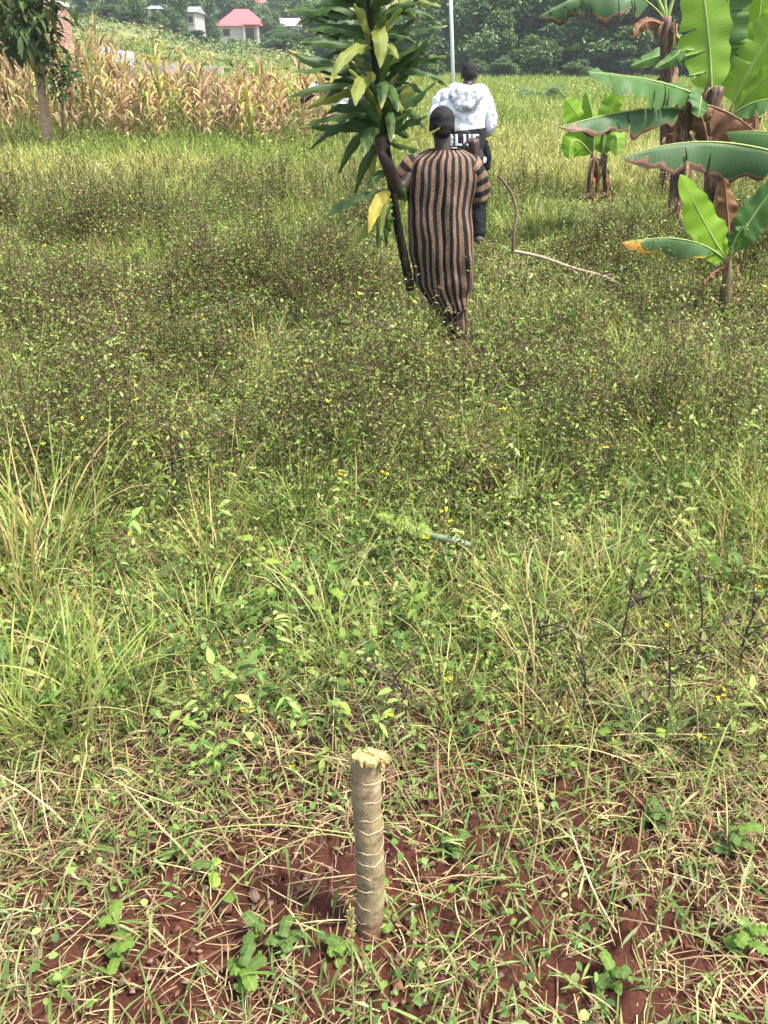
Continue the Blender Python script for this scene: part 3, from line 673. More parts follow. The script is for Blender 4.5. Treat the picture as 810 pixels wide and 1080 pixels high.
# tall one with huge upright sunlit leaves
YB_ = 10.0
B = Wg(755, YB_)
r_ = empty("banana_plant", B, "banana plant with huge upright sunlit light green leaves at the edge of the photo", "banana plant")
pseudo(r_, [B - Vector((0, 0, .1)), W(752, 190, YB_), W(752, 130, YB_), W(756, 92, YB_)], .112, .075)
L3(r_, [
    ((750, 108, YB_), (752, 40, YB_ + .05), (728, -90, YB_ - .1), .58, M_banbright, dict(up=(.12, -1, .1), fold=.14, ribr=.016, ripple=.03, tears=6, n=44, nc=14)),
    ((757, 95, YB_ + .1), (764, 20, YB_ + .15), (782, -90, YB_ + .1), .50, M_ban, dict(up=(-.35, -1, .1), fold=.2, ribr=.018, tears=12, ripple=.05)),
    ((770, 118, YB_ + .05), (790, 60, YB_), (850, -10, YB_ - .1), .62, M_banbright, dict(up=(-.35, -1, .3), fold=.2, ribr=.014, tears=7, n=44, nc=14, ripple=.04)),
    ((768, 125, YB_), (800, 85, YB_ - .2), (840, 55, YB_ - .3), .36, M_banlime, dict(up=(0, -.6, .8), fold=.35)),
    ((772, 112, YB_ + .2), (815, 10, YB_ + .2), (800, -60, YB_ + .2), .40, M_banlime, dict(up=(-.3, -1, .2), fold=.2)),
    ((765, 128, YB_ - .05), (800, 92, YB_ - .3), (850, 110, YB_ - .4), .34, M_ban, dict(up=(0, -.5, .8), fold=.4, tears=3)),
    ((762, 140, YB_), (745, 110, YB_ - .1), (741, 118, YB_ - .15), .14, M_ban, dict(up=(0, -1, .2))),
], 30)
# plant outside the frame on the right: only its long leaves reach in
YC_ = 8.3
B = Wg(905, YC_)
r_ = empty("banana_plant", B, "banana plant at the photo edge sending one long dark green browned leaf over the sucker", "banana plant")
pseudo(r_, [B - Vector((0, 0, .1)), W(903, 240, YC_), W(898, 160, YC_)], .13, .08)
L3(r_, [
    ((892, 190, YC_), (760, 122, YC_ - .15), (656, 167, YC_ - .35), .62, M_bandark, dict(up=(0, -.45, 1), fold=.95, ribr=.012, petiole=.12, tears=6, n=50, nc=12, ripple=.05)),
    ((893, 175, YC_), (840, 130, YC_ + .2), (765, 140, YC_ + .4), .45, M_ban, dict(up=(0, -.5, 1), fold=.7, tears=3)),
    ((898, 160, YC_), (915, 60, YC_), (960, -10, YC_), .5, M_banbright, dict(up=(0, -1, .3), fold=.2)),
    ((900, 170, YC_), (980, 120, YC_), (1040, 150, YC_), .5, M_ban, dict(up=(0, -.3, 1), fold=.5)),
], 50)
# bright sucker in front
YD = 6.25
B = Wg(768, YD)
r_ = empty("banana_sucker", B, "young banana sucker with one bright lime leaf and orange tipped drooping leaf", "banana plant")
pseudo(r_, [B - Vector((0, 0, .05)), W(768, 305, YD), W(767, 272, YD)], .042, .03, M_pseudog, 10)
L3(r_, [
    ((767, 274, YD), (752, 255, YD - .04), (717, 184, YD - .1), .30, M_banlime, dict(up=(.25, -1, .3), fold=.12, ribr=.008, petiole=.06)),
    ((766, 276, YD), (735, 240, YD - .15), (656, 256, YD - .35), .27, M_banorange, dict(up=(0, -.6, .8), fold=.85, ribr=.008, petiole=.22)),
    ((770, 270, YD), (785, 235, YD + .02), (835, 175, YD), .25, M_ban, dict(up=(-.5, -.8, .5), fold=.3, ribr=.008)),
    ((770, 268, YD + .05), (768, 225, YD + .12), (764, 188, YD + .1), .17, M_bandead, dict(up=(0, -1, .2), fold=.3, ribmat=M_ribd)),
    ((770, 268, YD), (778, 240, YD - .05), (790, 238, YD - .08), .12, M_ban, dict(up=(0, -.5, .8), fold=.3)),
    ((766, 280, YD), (752, 285, YD - .05), (742, 300, YD - .08), .07, M_bandead, dict(up=(0, -.5, .8), fold=.5, ribmat=M_ribd)),
], 70)
# thin old stem behind, petioles and a torn frond at the top
YE = 12.5
B = Wg(704, YE)
r_ = empty("banana_plant", B, "tall thin brown stemmed banana plant whose torn yellowing frond hangs at the top edge", "banana plant")
pseudo(r_, [B - Vector((0, 0, .1)), W(703, 110, YE), W(702, 60, YE), W(702, 18, YE)], .098, .07)
L3(r_, [
    ((702, 22, YE), (660, -40, YE - .3), (568, 18, YE - .5), .62, M_bandark, dict(up=(0, -.4, 1), fold=1.0, tears=26, n=48, nc=12, petiole=.2, ripple=.08)),
    ((703, 22, YE), (690, -20, YE), (650, -60, YE), .4, M_banlime, dict(up=(0, -1, .3), petiole=.45, ribr=.03)),
    ((703, 22, YE), (716, -20, YE), (730, -80, YE), .4, M_banlime, dict(up=(0, -1, .3), petiole=.45, ribr=.03)),
    ((703, 24, YE), (699, -20, YE), (695, -80, YE), .4, M_banlime, dict(up=(0, -1, .3), petiole=.45, ribr=.03)),
    ((703, 30, YE), (740, 50, YE - .2), (690, 72, YE - .3), .26, M_ban, dict(up=(0, -1, .3), tears=6, fold=.6)),
    ((703, 30, YE), (680, 10, YE - .2), (668, 40, YE - .3), .2, M_bandead, dict(up=(0, -1, .3), tears=6, fold=.6, ribmat=M_ribd)),
], 90)
# one more behind the upright leaves
YF = 13.5
B = Wg(790, YF)
r_ = empty("banana_plant", B, "shaded banana plant with shredded leaves behind the upright sunlit ones", "banana plant")
pseudo(r_, [B - Vector((0, 0, .1)), W(792, 110, YF), W(790, 60, YF)], .13, .09)
L3(r_, [
    ((790, 60, YF), (730, 40, YF), (665, 70, YF - .2), .4, M_ban, dict(up=(0, -1, .5), tears=16, fold=.7, n=40, nc=12)),
    ((790, 60, YF), (782, 10, YF), (790, -60, YF), .5, M_bandark, dict(up=(0, -1, .3), tears=14, fold=.4)),
    ((790, 60, YF), (830, 20, YF), (880, 60, YF), .5, M_ban, dict(up=(0, -1, .5), tears=8, fold=.6)),
    ((790, 70, YF), (800, 100, YF - .2), (795, 170, YF - .2), .3, M_bandead, dict(up=(0, -1, .2), tears=8, fold=.7, ribmat=M_ribd)),
], 110)
# pair of young plants in the meadow
for kx, (px, lab) in enumerate(((623, "small banana plant with pale lime leaves and dry brown stem, beside its taller twin"), (638, "small banana plant with one tall lime leaf pointing up, closest to the old banana clump"))):
    Yp = 12.0 + .1 * kx; B = Wg(px, Yp)
    r_ = empty("young_banana_plant", B, lab, "banana plant", "two young banana plants in the meadow")
    pseudo(r_, [B - Vector((0, 0, .05)), W(px + 2 * (kx - .5), 195, Yp), W(px + (3 if kx == 0 else -2), 162, Yp)], .047, .038, M_pseudo, 10)
    if kx == 0:
        L3(r_, [((625, 164, Yp), (616, 125, Yp), (596, 104, Yp), .42, M_banlime, dict(up=(.1, -1, .4), fold=.25, petiole=.05)),
                ((625, 164, Yp), (600, 130, Yp - .1), (600, 168, Yp - .2), .40, M_banlime, dict(up=(0, -.8, .6), fold=.6, petiole=.05)),
                ((625, 164, Yp), (630, 128, Yp - .1), (618, 96, Yp - .1), .30, M_banbright, dict(up=(0, -.8, .6), fold=.7, petiole=.05)),
                ((624, 166, Yp), (634, 165, Yp), (630, 205, Yp), .1, M_bandead, dict(up=(0, -1, .3), fold=.5, ribmat=M_ribd))], 130)
    else:
        L3(r_, [((636, 164, Yp), (634, 130, Yp), (656, 92, Yp), .36, M_banlime, dict(up=(-.2, -1, .3), fold=.2, petiole=.05)),
                ((636, 164, Yp), (655, 120, Yp - .1), (650, 165, Yp - .2), .40, M_banbright, dict(up=(0, -.8, .6), fold=.6, petiole=.05)),
                ((636, 164, Yp), (642, 130, Yp), (640, 96, Yp + .1), .26, M_banlime, dict(up=(0, -1, .3), fold=.4, petiole=.05)),
                ((636, 166, Yp), (628, 170, Yp - .1), (630, 205, Yp), .1, M_bandead, dict(up=(0, -1, .3), fold=.5, ribmat=M_ribd))], 140)

# ------------------------------------------------------------------ dracaena carried upright by the woman
YDR = 5.45
stem_px = [(432.5, 305, 5.62), (430.5, 292, 5.6), (419, 235, 5.52), (411, 180, 5.48), (406, 150, 5.46), (400, 100, YDR), (394, 45, YDR), (388, 0, YDR), (384, -40, YDR)]
P = catmull([W(*p) for p in stem_px], 6)
root = empty("dracaena_plant", W(437, 330, 5.66), "tall dracaena with long strap leaves carried upright in the left hand of the woman", "plant")
M_dstem = stem_mat("dracaena_stem", [(.3, (.008, .007, .005)), (.5, (.018, .015, .010)), (.7, (.04, .033, .02))], 30); M_dstem.node_tree.nodes["Principled BSDF"].inputs["Specular IOR Level"].default_value = .08
tube("stem", P, [.032 - .010 * (i / len(P)) for i in range(len(P))], M_dstem, root, 12, lambda i, an: 1 + (.08 if i % 2 else -.04))
sprof = lambda t: min(1, .35 + 2.6 * t) * (1 - max(0, (t - .55) / .45) ** 2.2) if t < 1 else 0
def dl(b, mid, tip, w, mat=None, up=(0, -.7, .7), fold=.45, dy=0, **kw):
    d0 = kw.pop("d0", 0)
    big_leaf(root, W(b[0], b[1], YDR + d0), W(mid[0], mid[1], YDR + dy * .6), W(tip[0], tip[1], YDR + dy), w * .74, mat or M_drac, up, fold, .02, 22, 8, .012, seed=int(b[0] * 7 + tip[1]), prof=sprof, ribr=.004, midrib=False, **kw)
DP, DYL = M_dracpale, M_dracyel
for a_ in [
    ((390, 18), (345, 8), (299, 11), .105, None), ((389, 20), (335, -12), (322, 30), .10, None, (0, -.5, .8)), ((392, 38), (350, 35), (328, 18), .095, None),
    ((388, 12), (372, -12), (356, -30), .085, None), ((390, 5), (380, -25), (386, -60), .08, None),
    ((393, 30), (404, 22), (401, 72), .125, DP, (0, -1, .3), .2, -.25), ((396, 76), (352, 78), (303, 52), .12, None, (0, -.8, .5), .3, -.1),
    ((397, 72), (350, 66), (305, 77), .105, None, (0, -.4, .9), .5, -.15), ((395, 50), (365, 42), (348, 88), .09, DP, (0, -.9, .4), .3, -.3),
    ((398, 96), (345, 76), (301, 104), .10, None, (0, -.3, .9), .7, -.2), ((398, 94), (360, 92), (322, 115), .11, DP, (0, -.8, .5), .3, .2),
    ((399, 80), (375, 76), (375, 112), .12, DP, (0, -1, .4), .3, -.35), ((400, 122), (360, 112), (317, 134), .105, None, (0, -.4, .9), .6, -.15),
    ((404, 138), (385, 128), (383, 165), .10, None, (0, -1, .4), .4, -.3), ((403, 132), (370, 118), (350, 112), .09, None),
    ((392, 16), (420, 14), (444, -4), .10, None), ((394, 40), (420, 28), (440, 20), .09, None), ((398, 70), (420, 62), (446, 38), .105, None, (0, -.4, .9), .5, -.1),
    ((396, 45), (430, 28), (472, 27), .09, None, (0, -.5, .9), .4, .1), ((400, 78), (432, 62), (461, 30), .10, None, (0, -.4, .9), .6, -.1),
    ((402, 100), (425, 82), (446, 52), .10, None), ((404, 118), (428, 112), (462, 84), .13, None, (0, -.5, .8), .4, -.1),
    ((404, 125), (430, 100), (448, 78), .10, DP, (0, -.8, .6), .3, .1), ((408, 146), (435, 150), (464, 134), .085, DP, (0, -.3, 1), .4, -.35),
    ((406, 142), (430, 128), (452, 122), .08, None), ((407, 150), (432, 152), (444, 160), .09, None, (0, -.4, .8), .6, -.15),
    ((392, 25), (372, 35), (380, 75), .09, None, (0, -1, .3), .3, .3), ((396, 60), (378, 70), (382, 100), .085, None, (0, -1, .3), .3, .25),
    ((400, 95), (412, 80), (420, 118), .10, None, (0, -1, .4), .4, -.3), ((402, 110), (380, 110), (378, 140), .10, None, (0, -1, .4), .5, .2),
    ((404, 120), (414, 110), (412, 150), .09, None, (0, -1, .3), .4, -.2), ((398, 88), (406, 76), (402, 115), .10, None, (0, -1, .3), .4, -.3),
    ((394, 50), (408, 40), (420, 62), .08, DP, (0, -1, .4), .4, -.3), ((391, 10), (400, -15), (412, 0), .08, DP), ((399, 90), (375, 86), (342, 82), .09, None),
    ((393, 30), (430, 10), (436, -20), .09, DP, (0, -1, .3), .3, .2), ((397, 66), (380, 50), (362, 40), .085, None, (0, -1, .4), .4, .3),
    ((405, 135), (392, 140), (372, 135), .085, None), ((402, 108), (390, 95), (366, 92), .085, None, (0, -.6, .8), .4, .25),
    ((388, 5), (410, -10), (440, -20), .09, None), ((388, 2), (360, -15), (330, -10), .09, None),
    ((411, 180), (392, 184), (388, 200), .08, None, (0, -.8, .5), .4, -.1),
    ((411, 200), (372, 198), (335, 236), .115, None, (0, -.4, .8), .6, -.2), ((412, 205), (398, 200), (389, 246), .11, DYL, (0, -1, .3), .25, -.25),
    ((414, 222), (388, 226), (362, 276), .085, DP, (0, -.7, .6), .4, -.1), ((414, 215), (400, 222), (398, 272), .075, None, (0, -1, .3), .4, -.1),
    ((413, 210), (400, 212), (402, 250), .08, DP, (0, -1, .3), .4, -.2), ((412, 195), (425, 188), (428, 215), .07, None, (0, -1, .3), .4, .05), ((404, 130), (376, 132), (356, 186), .09, None, (0, -.8, .5), .4, .15), ((406, 148), (385, 158), (374, 206), .085, None, (0, -.8, .5), .4, .12), ((405, 140), (390, 150), (392, 200), .08, DP, (0, -1, .4), .4, .1), ((404, 128), (360, 118), (326, 158), .095, None, (0, -.6, .7), .5, .0), ((400, 110), (436, 108), (452, 142), .085, None, (0, -.6, .7), .5, .05),
    ((416, 230), (405, 232), (408, 262), .06, None, (0, -1, .3), .4)]:
    dl(*a_)
rf = random.Random(21)
for k in range(22):     # clasping leaves rising close along the stem
    y_ = rf.uniform(5, 160); xb = np.interp(y_, [-40, 0, 45, 100, 150], [384, 388, 394, 400, 406]); sg = rf.choice((-1, 1)); rise = rf.uniform(34, 62)
    dl((xb, y_), (xb + sg * rf.uniform(3, 10) - 2, y_ - rise * .62), (xb + sg * rf.uniform(14, 34) - 3, y_ - rise * rf.uniform(.75, 1.1)), rf.uniform(.06, .085), M_drac if rf.random() < .75 else DP, (sg * -.4, -1, .3), rf.uniform(.35, .6), -rf.uniform(.06, .2))
for k in range(36):
    y_ = rf.uniform(-14, 140); xb = np.interp(y_, [-40, 0, 45, 100, 150], [384, 388, 394, 400, 406]); sg = rf.choice((-1, 1)); ln = rf.uniform(46, 84) * (1.12 if sg < 0 else 1) * (.55 if sg > 0 and y_ > 95 else 1); lift = rf.uniform(-2, 34)
    dl((xb, y_), (xb + sg * ln * .55, y_ - lift), (xb + sg * ln, y_ - lift + rf.uniform(-16, 40)), rf.uniform(.058, .082), M_drac if rf.random() < .85 else DP, (rf.uniform(-.3, .3), -rf.uniform(.3, 1), rf.uniform(.3, .9)), rf.uniform(.3, .6), rf.uniform(-.16, .2))

# ------------------------------------------------------------------ people
def limb(bm, pts, radii, n=12, sub=5):
    P = catmull(pts, sub); N = len(P)
    rs = np.interp(np.linspace(0, len(pts) - 1, N), np.arange(len(pts)), radii)
    V, Qs, _ = tube_arrays(P, rs, n, False)
    vs = [bm.verts.new(v) for v in V]
    for q in Qs: bm.faces.new([vs[i] for i in q])
    for idx, r in ((0, rs[0]), (N - 1, rs[-1])):
        bm.faces.new([vs[idx * n + k] for k in range(n)][::(-1 if idx == 0 else 1)])
    for idx, r in ((0, rs[0]), (N - 1, rs[-1])):
        bmesh.ops.create_icosphere(bm, subdivisions=2, radius=r * 1.0, matrix=Matrix.Translation(P[idx]))
def ellip(bm, c, r, rot=None, sub=3):
    m = Matrix.Translation(c) @ (rot.to_matrix().to_4x4() if rot else Matrix()) @ Matrix.Diagonal((r[0], r[1], r[2], 1))
    return bmesh.ops.create_icosphere(bm, subdivisions=sub, radius=1, matrix=m)["verts"]
def fuse(name, bm, voxel, mat, parent, smooth_iter=4, wrinkle=0, wscale=9):
    "one continuous skin over everything collected in bm"
    me = bpy.data.meshes.new(name); bm.to_mesh(me); bm.free()
    o = bpy.data.objects.new(name, me); COL.objects.link(o)
    r = o.modifiers.new("r", 'REMESH'); r.mode = 'VOXEL'; r.voxel_size = voxel
    s = o.modifiers.new("s", 'SMOOTH'); s.iterations = smooth_iter; s.factor = .5
    dg = bpy.context.evaluated_depsgraph_get(); me2 = bpy.data.meshes.new_from_object(o.evaluated_get(dg))
    bpy.data.objects.remove(o); bpy.data.meshes.remove(me)
    if wrinkle:
        n = len(me2.vertices); co = np.zeros(n * 3, np.float32); no = np.zeros(n * 3, np.float32)
        me2.vertices.foreach_get("co", co); me2.vertices.foreach_get("normal", no); co = co.reshape(-1, 3); no = no.reshape(-1, 3)
        f = (fbm(co[:, 0] * wscale + co[:, 1] * wscale * .7, co[:, 2] * wscale * 1.2 + co[:, 1] * wscale * .5, 5, 3) - .5)
        me2.vertices.foreach_set("co", (co + no * (f * wrinkle * 2)[:, None]).ravel())
    me2.transform(Matrix.Translation(-wloc(parent)))
    me2.polygons.foreach_set("use_smooth", np.ones(len(me2.polygons), bool)); me2.update(); me2.name = name
    return link(name, me2, mat, parent)
def head(bm, c, yaw=0, tilt=0, s=1.0, up=None):
    "skull, jaw, nose, brow, lips and ears round centre c; faces +Y before turning"
    q = Quaternion((0, 0, 1), yaw) @ Quaternion((1, 0, 0), tilt)
    P = lambda x, y, z: c + q @ (Vector((x, y, z)) * s)
    ellip(bm, P(0, -.008, .022), (.076 * s, .096 * s, .09 * s), q); ellip(bm, P(0, .03, -.045), (.056 * s, .062 * s, .068 * s), q)
    ellip(bm, P(0, .072, -.092), (.024 * s, .022 * s, .02 * s), q, 2)
    limb(bm, [P(0, .088, .012), P(0, .104, -.018), P(0, .108, -.03)], [.008 * s, .011 * s, .015 * s], 8, 3)
    for sx in (-1, 1):
        ellip(bm, P(sx * .03, .082, .03), (.026 * s, .014 * s, .009 * s), q, 2); ellip(bm, P(sx * .03, .078, .004), (.014 * s, .012 * s, .009 * s), q, 2)
        ellip(bm, P(sx * .04, .07, -.03), (.022 * s, .018 * s, .02 * s), q, 2)
        ellip(bm, P(sx * .077, -.002, -.005), (.009 * s, .02 * s, .033 * s), q @ Quaternion((0, 0, 1), sx * .35), 2); ellip(bm, P(sx * .077, .006, -.03), (.008 * s, .011 * s, .014 * s), q, 2)
        ellip(bm, P(sx * .013, .09, -.058), (.018 * s, .013 * s, .0075 * s), q, 2)
    ellip(bm, P(0, .091, -.07), (.022 * s, .012 * s, .008 * s), q, 2)
def fist(bm, wrist, palm, ax_u, ax_r, ax_n, s=1.0, grip=.02):
    """palm block and five separate curled digits. ax_u: along the hand from wrist to knuckles, ax_r: across the palm towards the thumb, ax_n: out of the palm"""
    u, r, n_ = Vector(ax_u).normalized(), Vector(ax_r).normalized(), Vector(ax_n).normalized()
    limb(bm, [wrist, palm - u * .02 * s, palm + u * .03 * s], [.026 * s, .03 * s, .031 * s], 10, 3)
    for k in (-1.5, -.5, .5, 1.5): limb(bm, [palm - u * .03 * s + r * k * .012, palm + u * .035 * s + r * k * .02 * s], [.017 * s, .0135 * s], 8, 2)
    for k, ln in ((1.5, .9), (.5, 1.0), (-.5, .95), (-1.5, .78)):
        b0 = palm + u * .036 * s + r * k * .021 * s
        b1 = b0 + (u * .55 + n_ * .75).normalized() * .038 * ln * s
        b2 = b1 + (n_ * .6 - u * .75).normalized() * .026 * ln * s
        b3 = b2 + (-u * .7 - n_ * .6).normalized() * .02 * ln * s
        limb(bm, [b0, b1, b2, b3], [.0105 * s, .0095 * s, .0088 * s, .0075 * s], 8, 4)
    t0 = palm - u * .018 * s + r * .028 * s
    limb(bm, [t0, t0 + (r * .8 + u * .5 + n_ * .5).normalized() * .034 * s, t0 + r * .03 * s + u * .035 * s + n_ * .042 * s, t0 + r * .014 * s + u * .05 * s + n_ * .06 * s], [.0145 * s, .0125 * s, .011 * s, .009 * s], 8, 4)
M_skin = plain("dark_brown_skin", (.042, .022, .015), .5, .2, 9, .4)
M_hair = plain("black_hair", (.012, .010, .009), .8, .4, 90, .25, .8, 0, .006)
M_sole = plain("worn_shoe", (.06, .045, .04), .7, .3, 30)
M_black = plain("black_cloth", (.010, .010, .012), .85, .4, 20, .2, .3, 0, .01)

def stripes_mat(name, count, along):
    m, nt, b, out = newmat(name); u, ux, uy = uvco(nt); oc = objco(nt)
    f = math_n(nt, 'FRACT', math_n(nt, 'MULTIPLY', uy if along else ux, count))
    f = math_n(nt, 'ADD', f, math_n(nt, 'MULTIPLY', math_n(nt, 'SUBTRACT', noise(nt, oc, 60, 2), .5), .06))
    k = ramp(nt, f, [(.44, (1, 1, 1)), (.48, (0, 0, 0)), (.93, (0, 0, 0)), (.97, (1, 1, 1))])
    nz = noise(nt, oc, 160, 3, .7)
    bronze = ramp(nt, nz, [(.32, (.06, .032, .021)), (.5, (.16, .09, .05)), (.68, (.36, .235, .14))])
    dk = ramp(nt, nz, [(.35, (.004, .004, .006)), (.7, (.016, .015, .018))])
    nt.links.new(mixc(nt, k, bronze, dk), b.inputs["Base Color"]); b.inputs["Roughness"].default_value = .75; b.inputs["Specular IOR Level"].default_value = .25
    b.inputs["Sheen Weight"].default_value = .0
    bump(nt, b, nz, .3, .004); return m
M_dress = stripes_mat("bronze_black_striped_fabric", 24, False)
M_sleeve = stripes_mat("striped_sleeve_fabric", 5, True)

def loft(rows, n=96, Yc=0, expo=2.6, fold=None, back=1.0):
    "rows: (py, left px, right px, half depth, centre Y shift); returns rings wound round the body, u by arc length"
    V = []; UV = []
    for j, (py, l, r, dp, ys_) in enumerate(rows):
        a = W(l, py, Yc + ys_); c = W(r, py, Yc + ys_); cx = (a.x + c.x) / 2; hw = (c.x - a.x) / 2; pts = []
        for k in range(n):
            an = TAU * k / n - math.pi / 2
            ca, sa = math.cos(an), math.sin(an)
            px_ = abs(ca) ** (2 / expo) * (1 if ca > 0 else -1); py_ = abs(sa) ** (2 / expo) * (1 if sa > 0 else -1)
            pts.append((px_ * hw, py_ * dp))
        d = [math.dist(pts[k], pts[(k + 1) % n]) for k in range(n)]; cum = np.concatenate([[0], np.cumsum(d)]); tot = cum[-1]
        for k in range(n + 1):
            x_, y_ = pts[k % n]; an = TAU * (k % n) / n
            q = 1 + (fold(an, j / (len(rows) - 1)) if fold else 0)
            V.append((cx + x_ * q, Yc + ys_ + y_ * q, a.z)); UV.append((cum[k] / tot, j / (len(rows) - 1)))
    Qs = []
    for j in range(len(rows) - 1):
        for k in range(n): i = j * (n + 1) + k; Qs.append((i, i + n + 1, i + n + 2, i + 1))
    return V, Qs, UV
def dense(rows, m):
    rows = np.array(rows, float); t = np.linspace(0, len(rows) - 1, m)
    P = catmull([(0, 0, 0)] * 0 + [tuple(r[:3]) for r in rows], 8); P2 = catmull([(r[3], r[4], 0) for r in rows], 8)
    ii = np.linspace(0, len(P) - 1, m).astype(int)
    return [(P[i][0], P[i][1], P[i][2], P2[i][0], P2[i][1]) for i in ii]

# woman ---------------------------------------------------------------
YW = 5.62
root = empty("person", Wg(478, YW), "person in a long bronze and black striped dress walking away with the dracaena plant", "person")
bm = bmesh.new()
hc = W(466, 134, YW + .03)
head(bm, hc, 0.0, -.22, .98)
neck = W(467, 159, YW + .0); chest = W(466, 185, YW); pel = W(466, 245, YW)
limb(bm, [hc + Vector((0, -.015, -.04)), neck, neck + Vector((0, 0, -.05))], [.055, .055, .065])
limb(bm, [neck + Vector((0, .01, -.06)), chest, W(466, 215, YW), pel], [.075, .095, .09, .105], 16)
for px, py in ((437, 170), (496, 170)): limb(bm, [neck + Vector((0, 0, -.06)), W(px, py + 4, YW)], [.05, .038])
# left arm up to the stem, right arm up beside the ear
lh = W(402, 151, 5.405); le = W(420, 203, 5.53); ls = W(437, 176, YW)
limb(bm, [ls, le], [.042, .042]); limb(bm, [le, W(410.5, 178, 5.44), lh + Vector((.0, .0, -.06))], [.045, .042, .027])
rh = W(500, 156, YW + .12); re_ = W(506, 202, YW + .08); rs_ = W(496, 176, YW)
limb(bm, [rs_, re_], [.042, .042]); limb(bm, [re_, W(506, 182, YW + .13), rh + Vector((.012, 0, -.06))], [.045, .042, .027])
fist(bm, lh + Vector((.0, .0, -.065)), lh + Vector((0.0, .005, -.01)), (-.1, 0, 1), (1, .1, 0), (.1, 1, 0), .95)
fist(bm, rh + Vector((.012, 0, -.065)), rh, (-.15, 0, 1), (-1, 0, 0), (0, 1, .1), .95)
# legs in mid stride: near foot behind, other leg ahead
fz = ground(pel.x, YW)
rf = W(482, 354, YW - .02)
limb(bm, [W(480, 255, YW), W(482, 300, YW + .03), rf + Vector((0, 0, .03))], [.085, .06, .038]); limb(bm, [rf + Vector((0, 0, .02)), rf + Vector((-.005, .1, -.035)), rf + Vector((0, .17, -.05))], [.036, .036, .024])
lf = Vector((W(462, 340, YW).x, YW + .42, ground(.4, YW + .4) + .07))
limb(bm, [W(455, 255, YW), W(457, 298, YW + .26), lf], [.085, .06, .038]); limb(bm, [lf, lf + Vector((0, .1, -.03)), lf + Vector((0, .18, -.04))], [.036, .034, .024])
body = fuse("body", bm, .0055, M_skin, root, 5)
bm = bmesh.new()   # close cropped hair under a snug cap of black
q = Quaternion((1, 0, 0), -.22)
ellip(bm, hc + q @ Vector((0, -.016, .035)), (.083, .099, .089), q); ellip(bm, hc + q @ Vector((0, -.05, .0)), (.073, .064, .07), q)
ellip(bm, hc + q @ Vector((0, -.055, -.03)), (.06, .05, .05), q)
fuse("hair", bm, .006, M_hair, root, 4, .003, 60)
def fold_w(an, t):
    s_ = t ** 1.3
    return .06 * s_ * math.sin(7 * an + 2.3 * t + .7) + .035 * s_ * math.sin(13 * an - 3 * t) + .012 * t * math.sin(10 * an + 5) + .012 * math.sin(3 * an + 9 * t) + .022 * math.sin(5 * an + 5 * t + math.sin(9 * t)) * min(1, 3 * t) + .014 * math.sin(9 * an + 6 * t + 2) * min(1, 2 * t)
rows = dense([(157.5, 451, 488, .08, .0), (160, 446, 493, .09, .0), (163.5, 439, 499, .108, 0), (169, 432, 502.5, .125, 0), (182, 429, 502, .145, 0), (200, 430, 500.5, .15, 0), (222, 431.5, 498, .15, 0), (245, 431.5, 498, .155, 0), (266, 433, 498, .16, .01), (284, 437, 497.5, .155, .03), (298, 438, 498, .16, .04), (309, 446, 496, .15, .05), (319, 455, 494.5, .145, .05), (326, 460, 493.5, .14, .05)], 60)
V, Qs, UV = loft(rows, 120, YW + .02, 2.35, fold_w)
V = np.array(V); N1 = 121     # hem dips on the left
for j in range(len(rows)):
    t = j / (len(rows) - 1)
    seg = V[j * N1:(j + 1) * N1]; cx = seg[:, 0].mean(); hw = np.ptp(seg[:, 0]) / 2
    seg[:, 2] -= max(0, t - .8) * 5 * .035 * (-(seg[:, 0] - cx) / hw)
dress = part("dress", V + np.stack([(fbm(V[:, 0] * 6, V[:, 2] * 5, 131, 3) - .5) * .03, (fbm(V[:, 0] * 9 + 7, V[:, 2] * 4, 133, 3) - .5) * .06, 0 * V[:, 0]], -1), Qs, M_dress, root, UV=UV)
sm_ = dress.modifiers.new("cloth", 'SOLIDIFY'); sm_.thickness = .005; sm_.offset = -1
rows = dense([(302, 448, 493, .11, .05), (318, 459, 491, .105, .05), (330, 466, 490.5, .09, .05), (341, 469, 491.5, .08, .04), (352, 470, 492, .07, .03)], 24)
V, Qs, UV = loft(rows, 96, YW, 2.4, lambda an, t: .05 * math.sin(6 * an + 1) + .04 * math.sin(11 * an + 2 * t)); UV = [(u_ * .55, v_) for u_, v_ in UV]
o = part("underskirt", V, Qs, M_dress, root, UV=UV); s_ = o.modifiers.new("cloth", 'SOLIDIFY'); s_.thickness = .005
def sleeve(pts, radii, nm="sleeve", sq=1.0):
    P = catmull(pts, 8); N = len(P); rs = np.interp(np.linspace(0, len(pts) - 1, N), np.arange(len(pts)), radii)
    V, Qs, UV = tube_arrays(P, rs, 40, False, lambda i, an: 1 + .07 * math.sin(4 * an + i * .35) * i / N + .05 * math.sin(9 * an - i * .3) * i / N)
    o = part(nm, V, Qs, M_sleeve, root, UV=UV); s_ = o.modifiers.new("cloth", 'SOLIDIFY'); s_.thickness = .005; return o
sleeve([W(447, 170, YW + .02), W(436.5, 176.5, YW + .02), W(426, 191, YW + .02), W(420.5, 207, YW + .03)], [.05, .085, .086, .08])
sleeve([W(486, 170, YW + .02), W(496, 176.5, YW + .03), W(502.5, 192, YW + .05), W(505, 211, YW + .07)], [.05, .084, .082, .072])

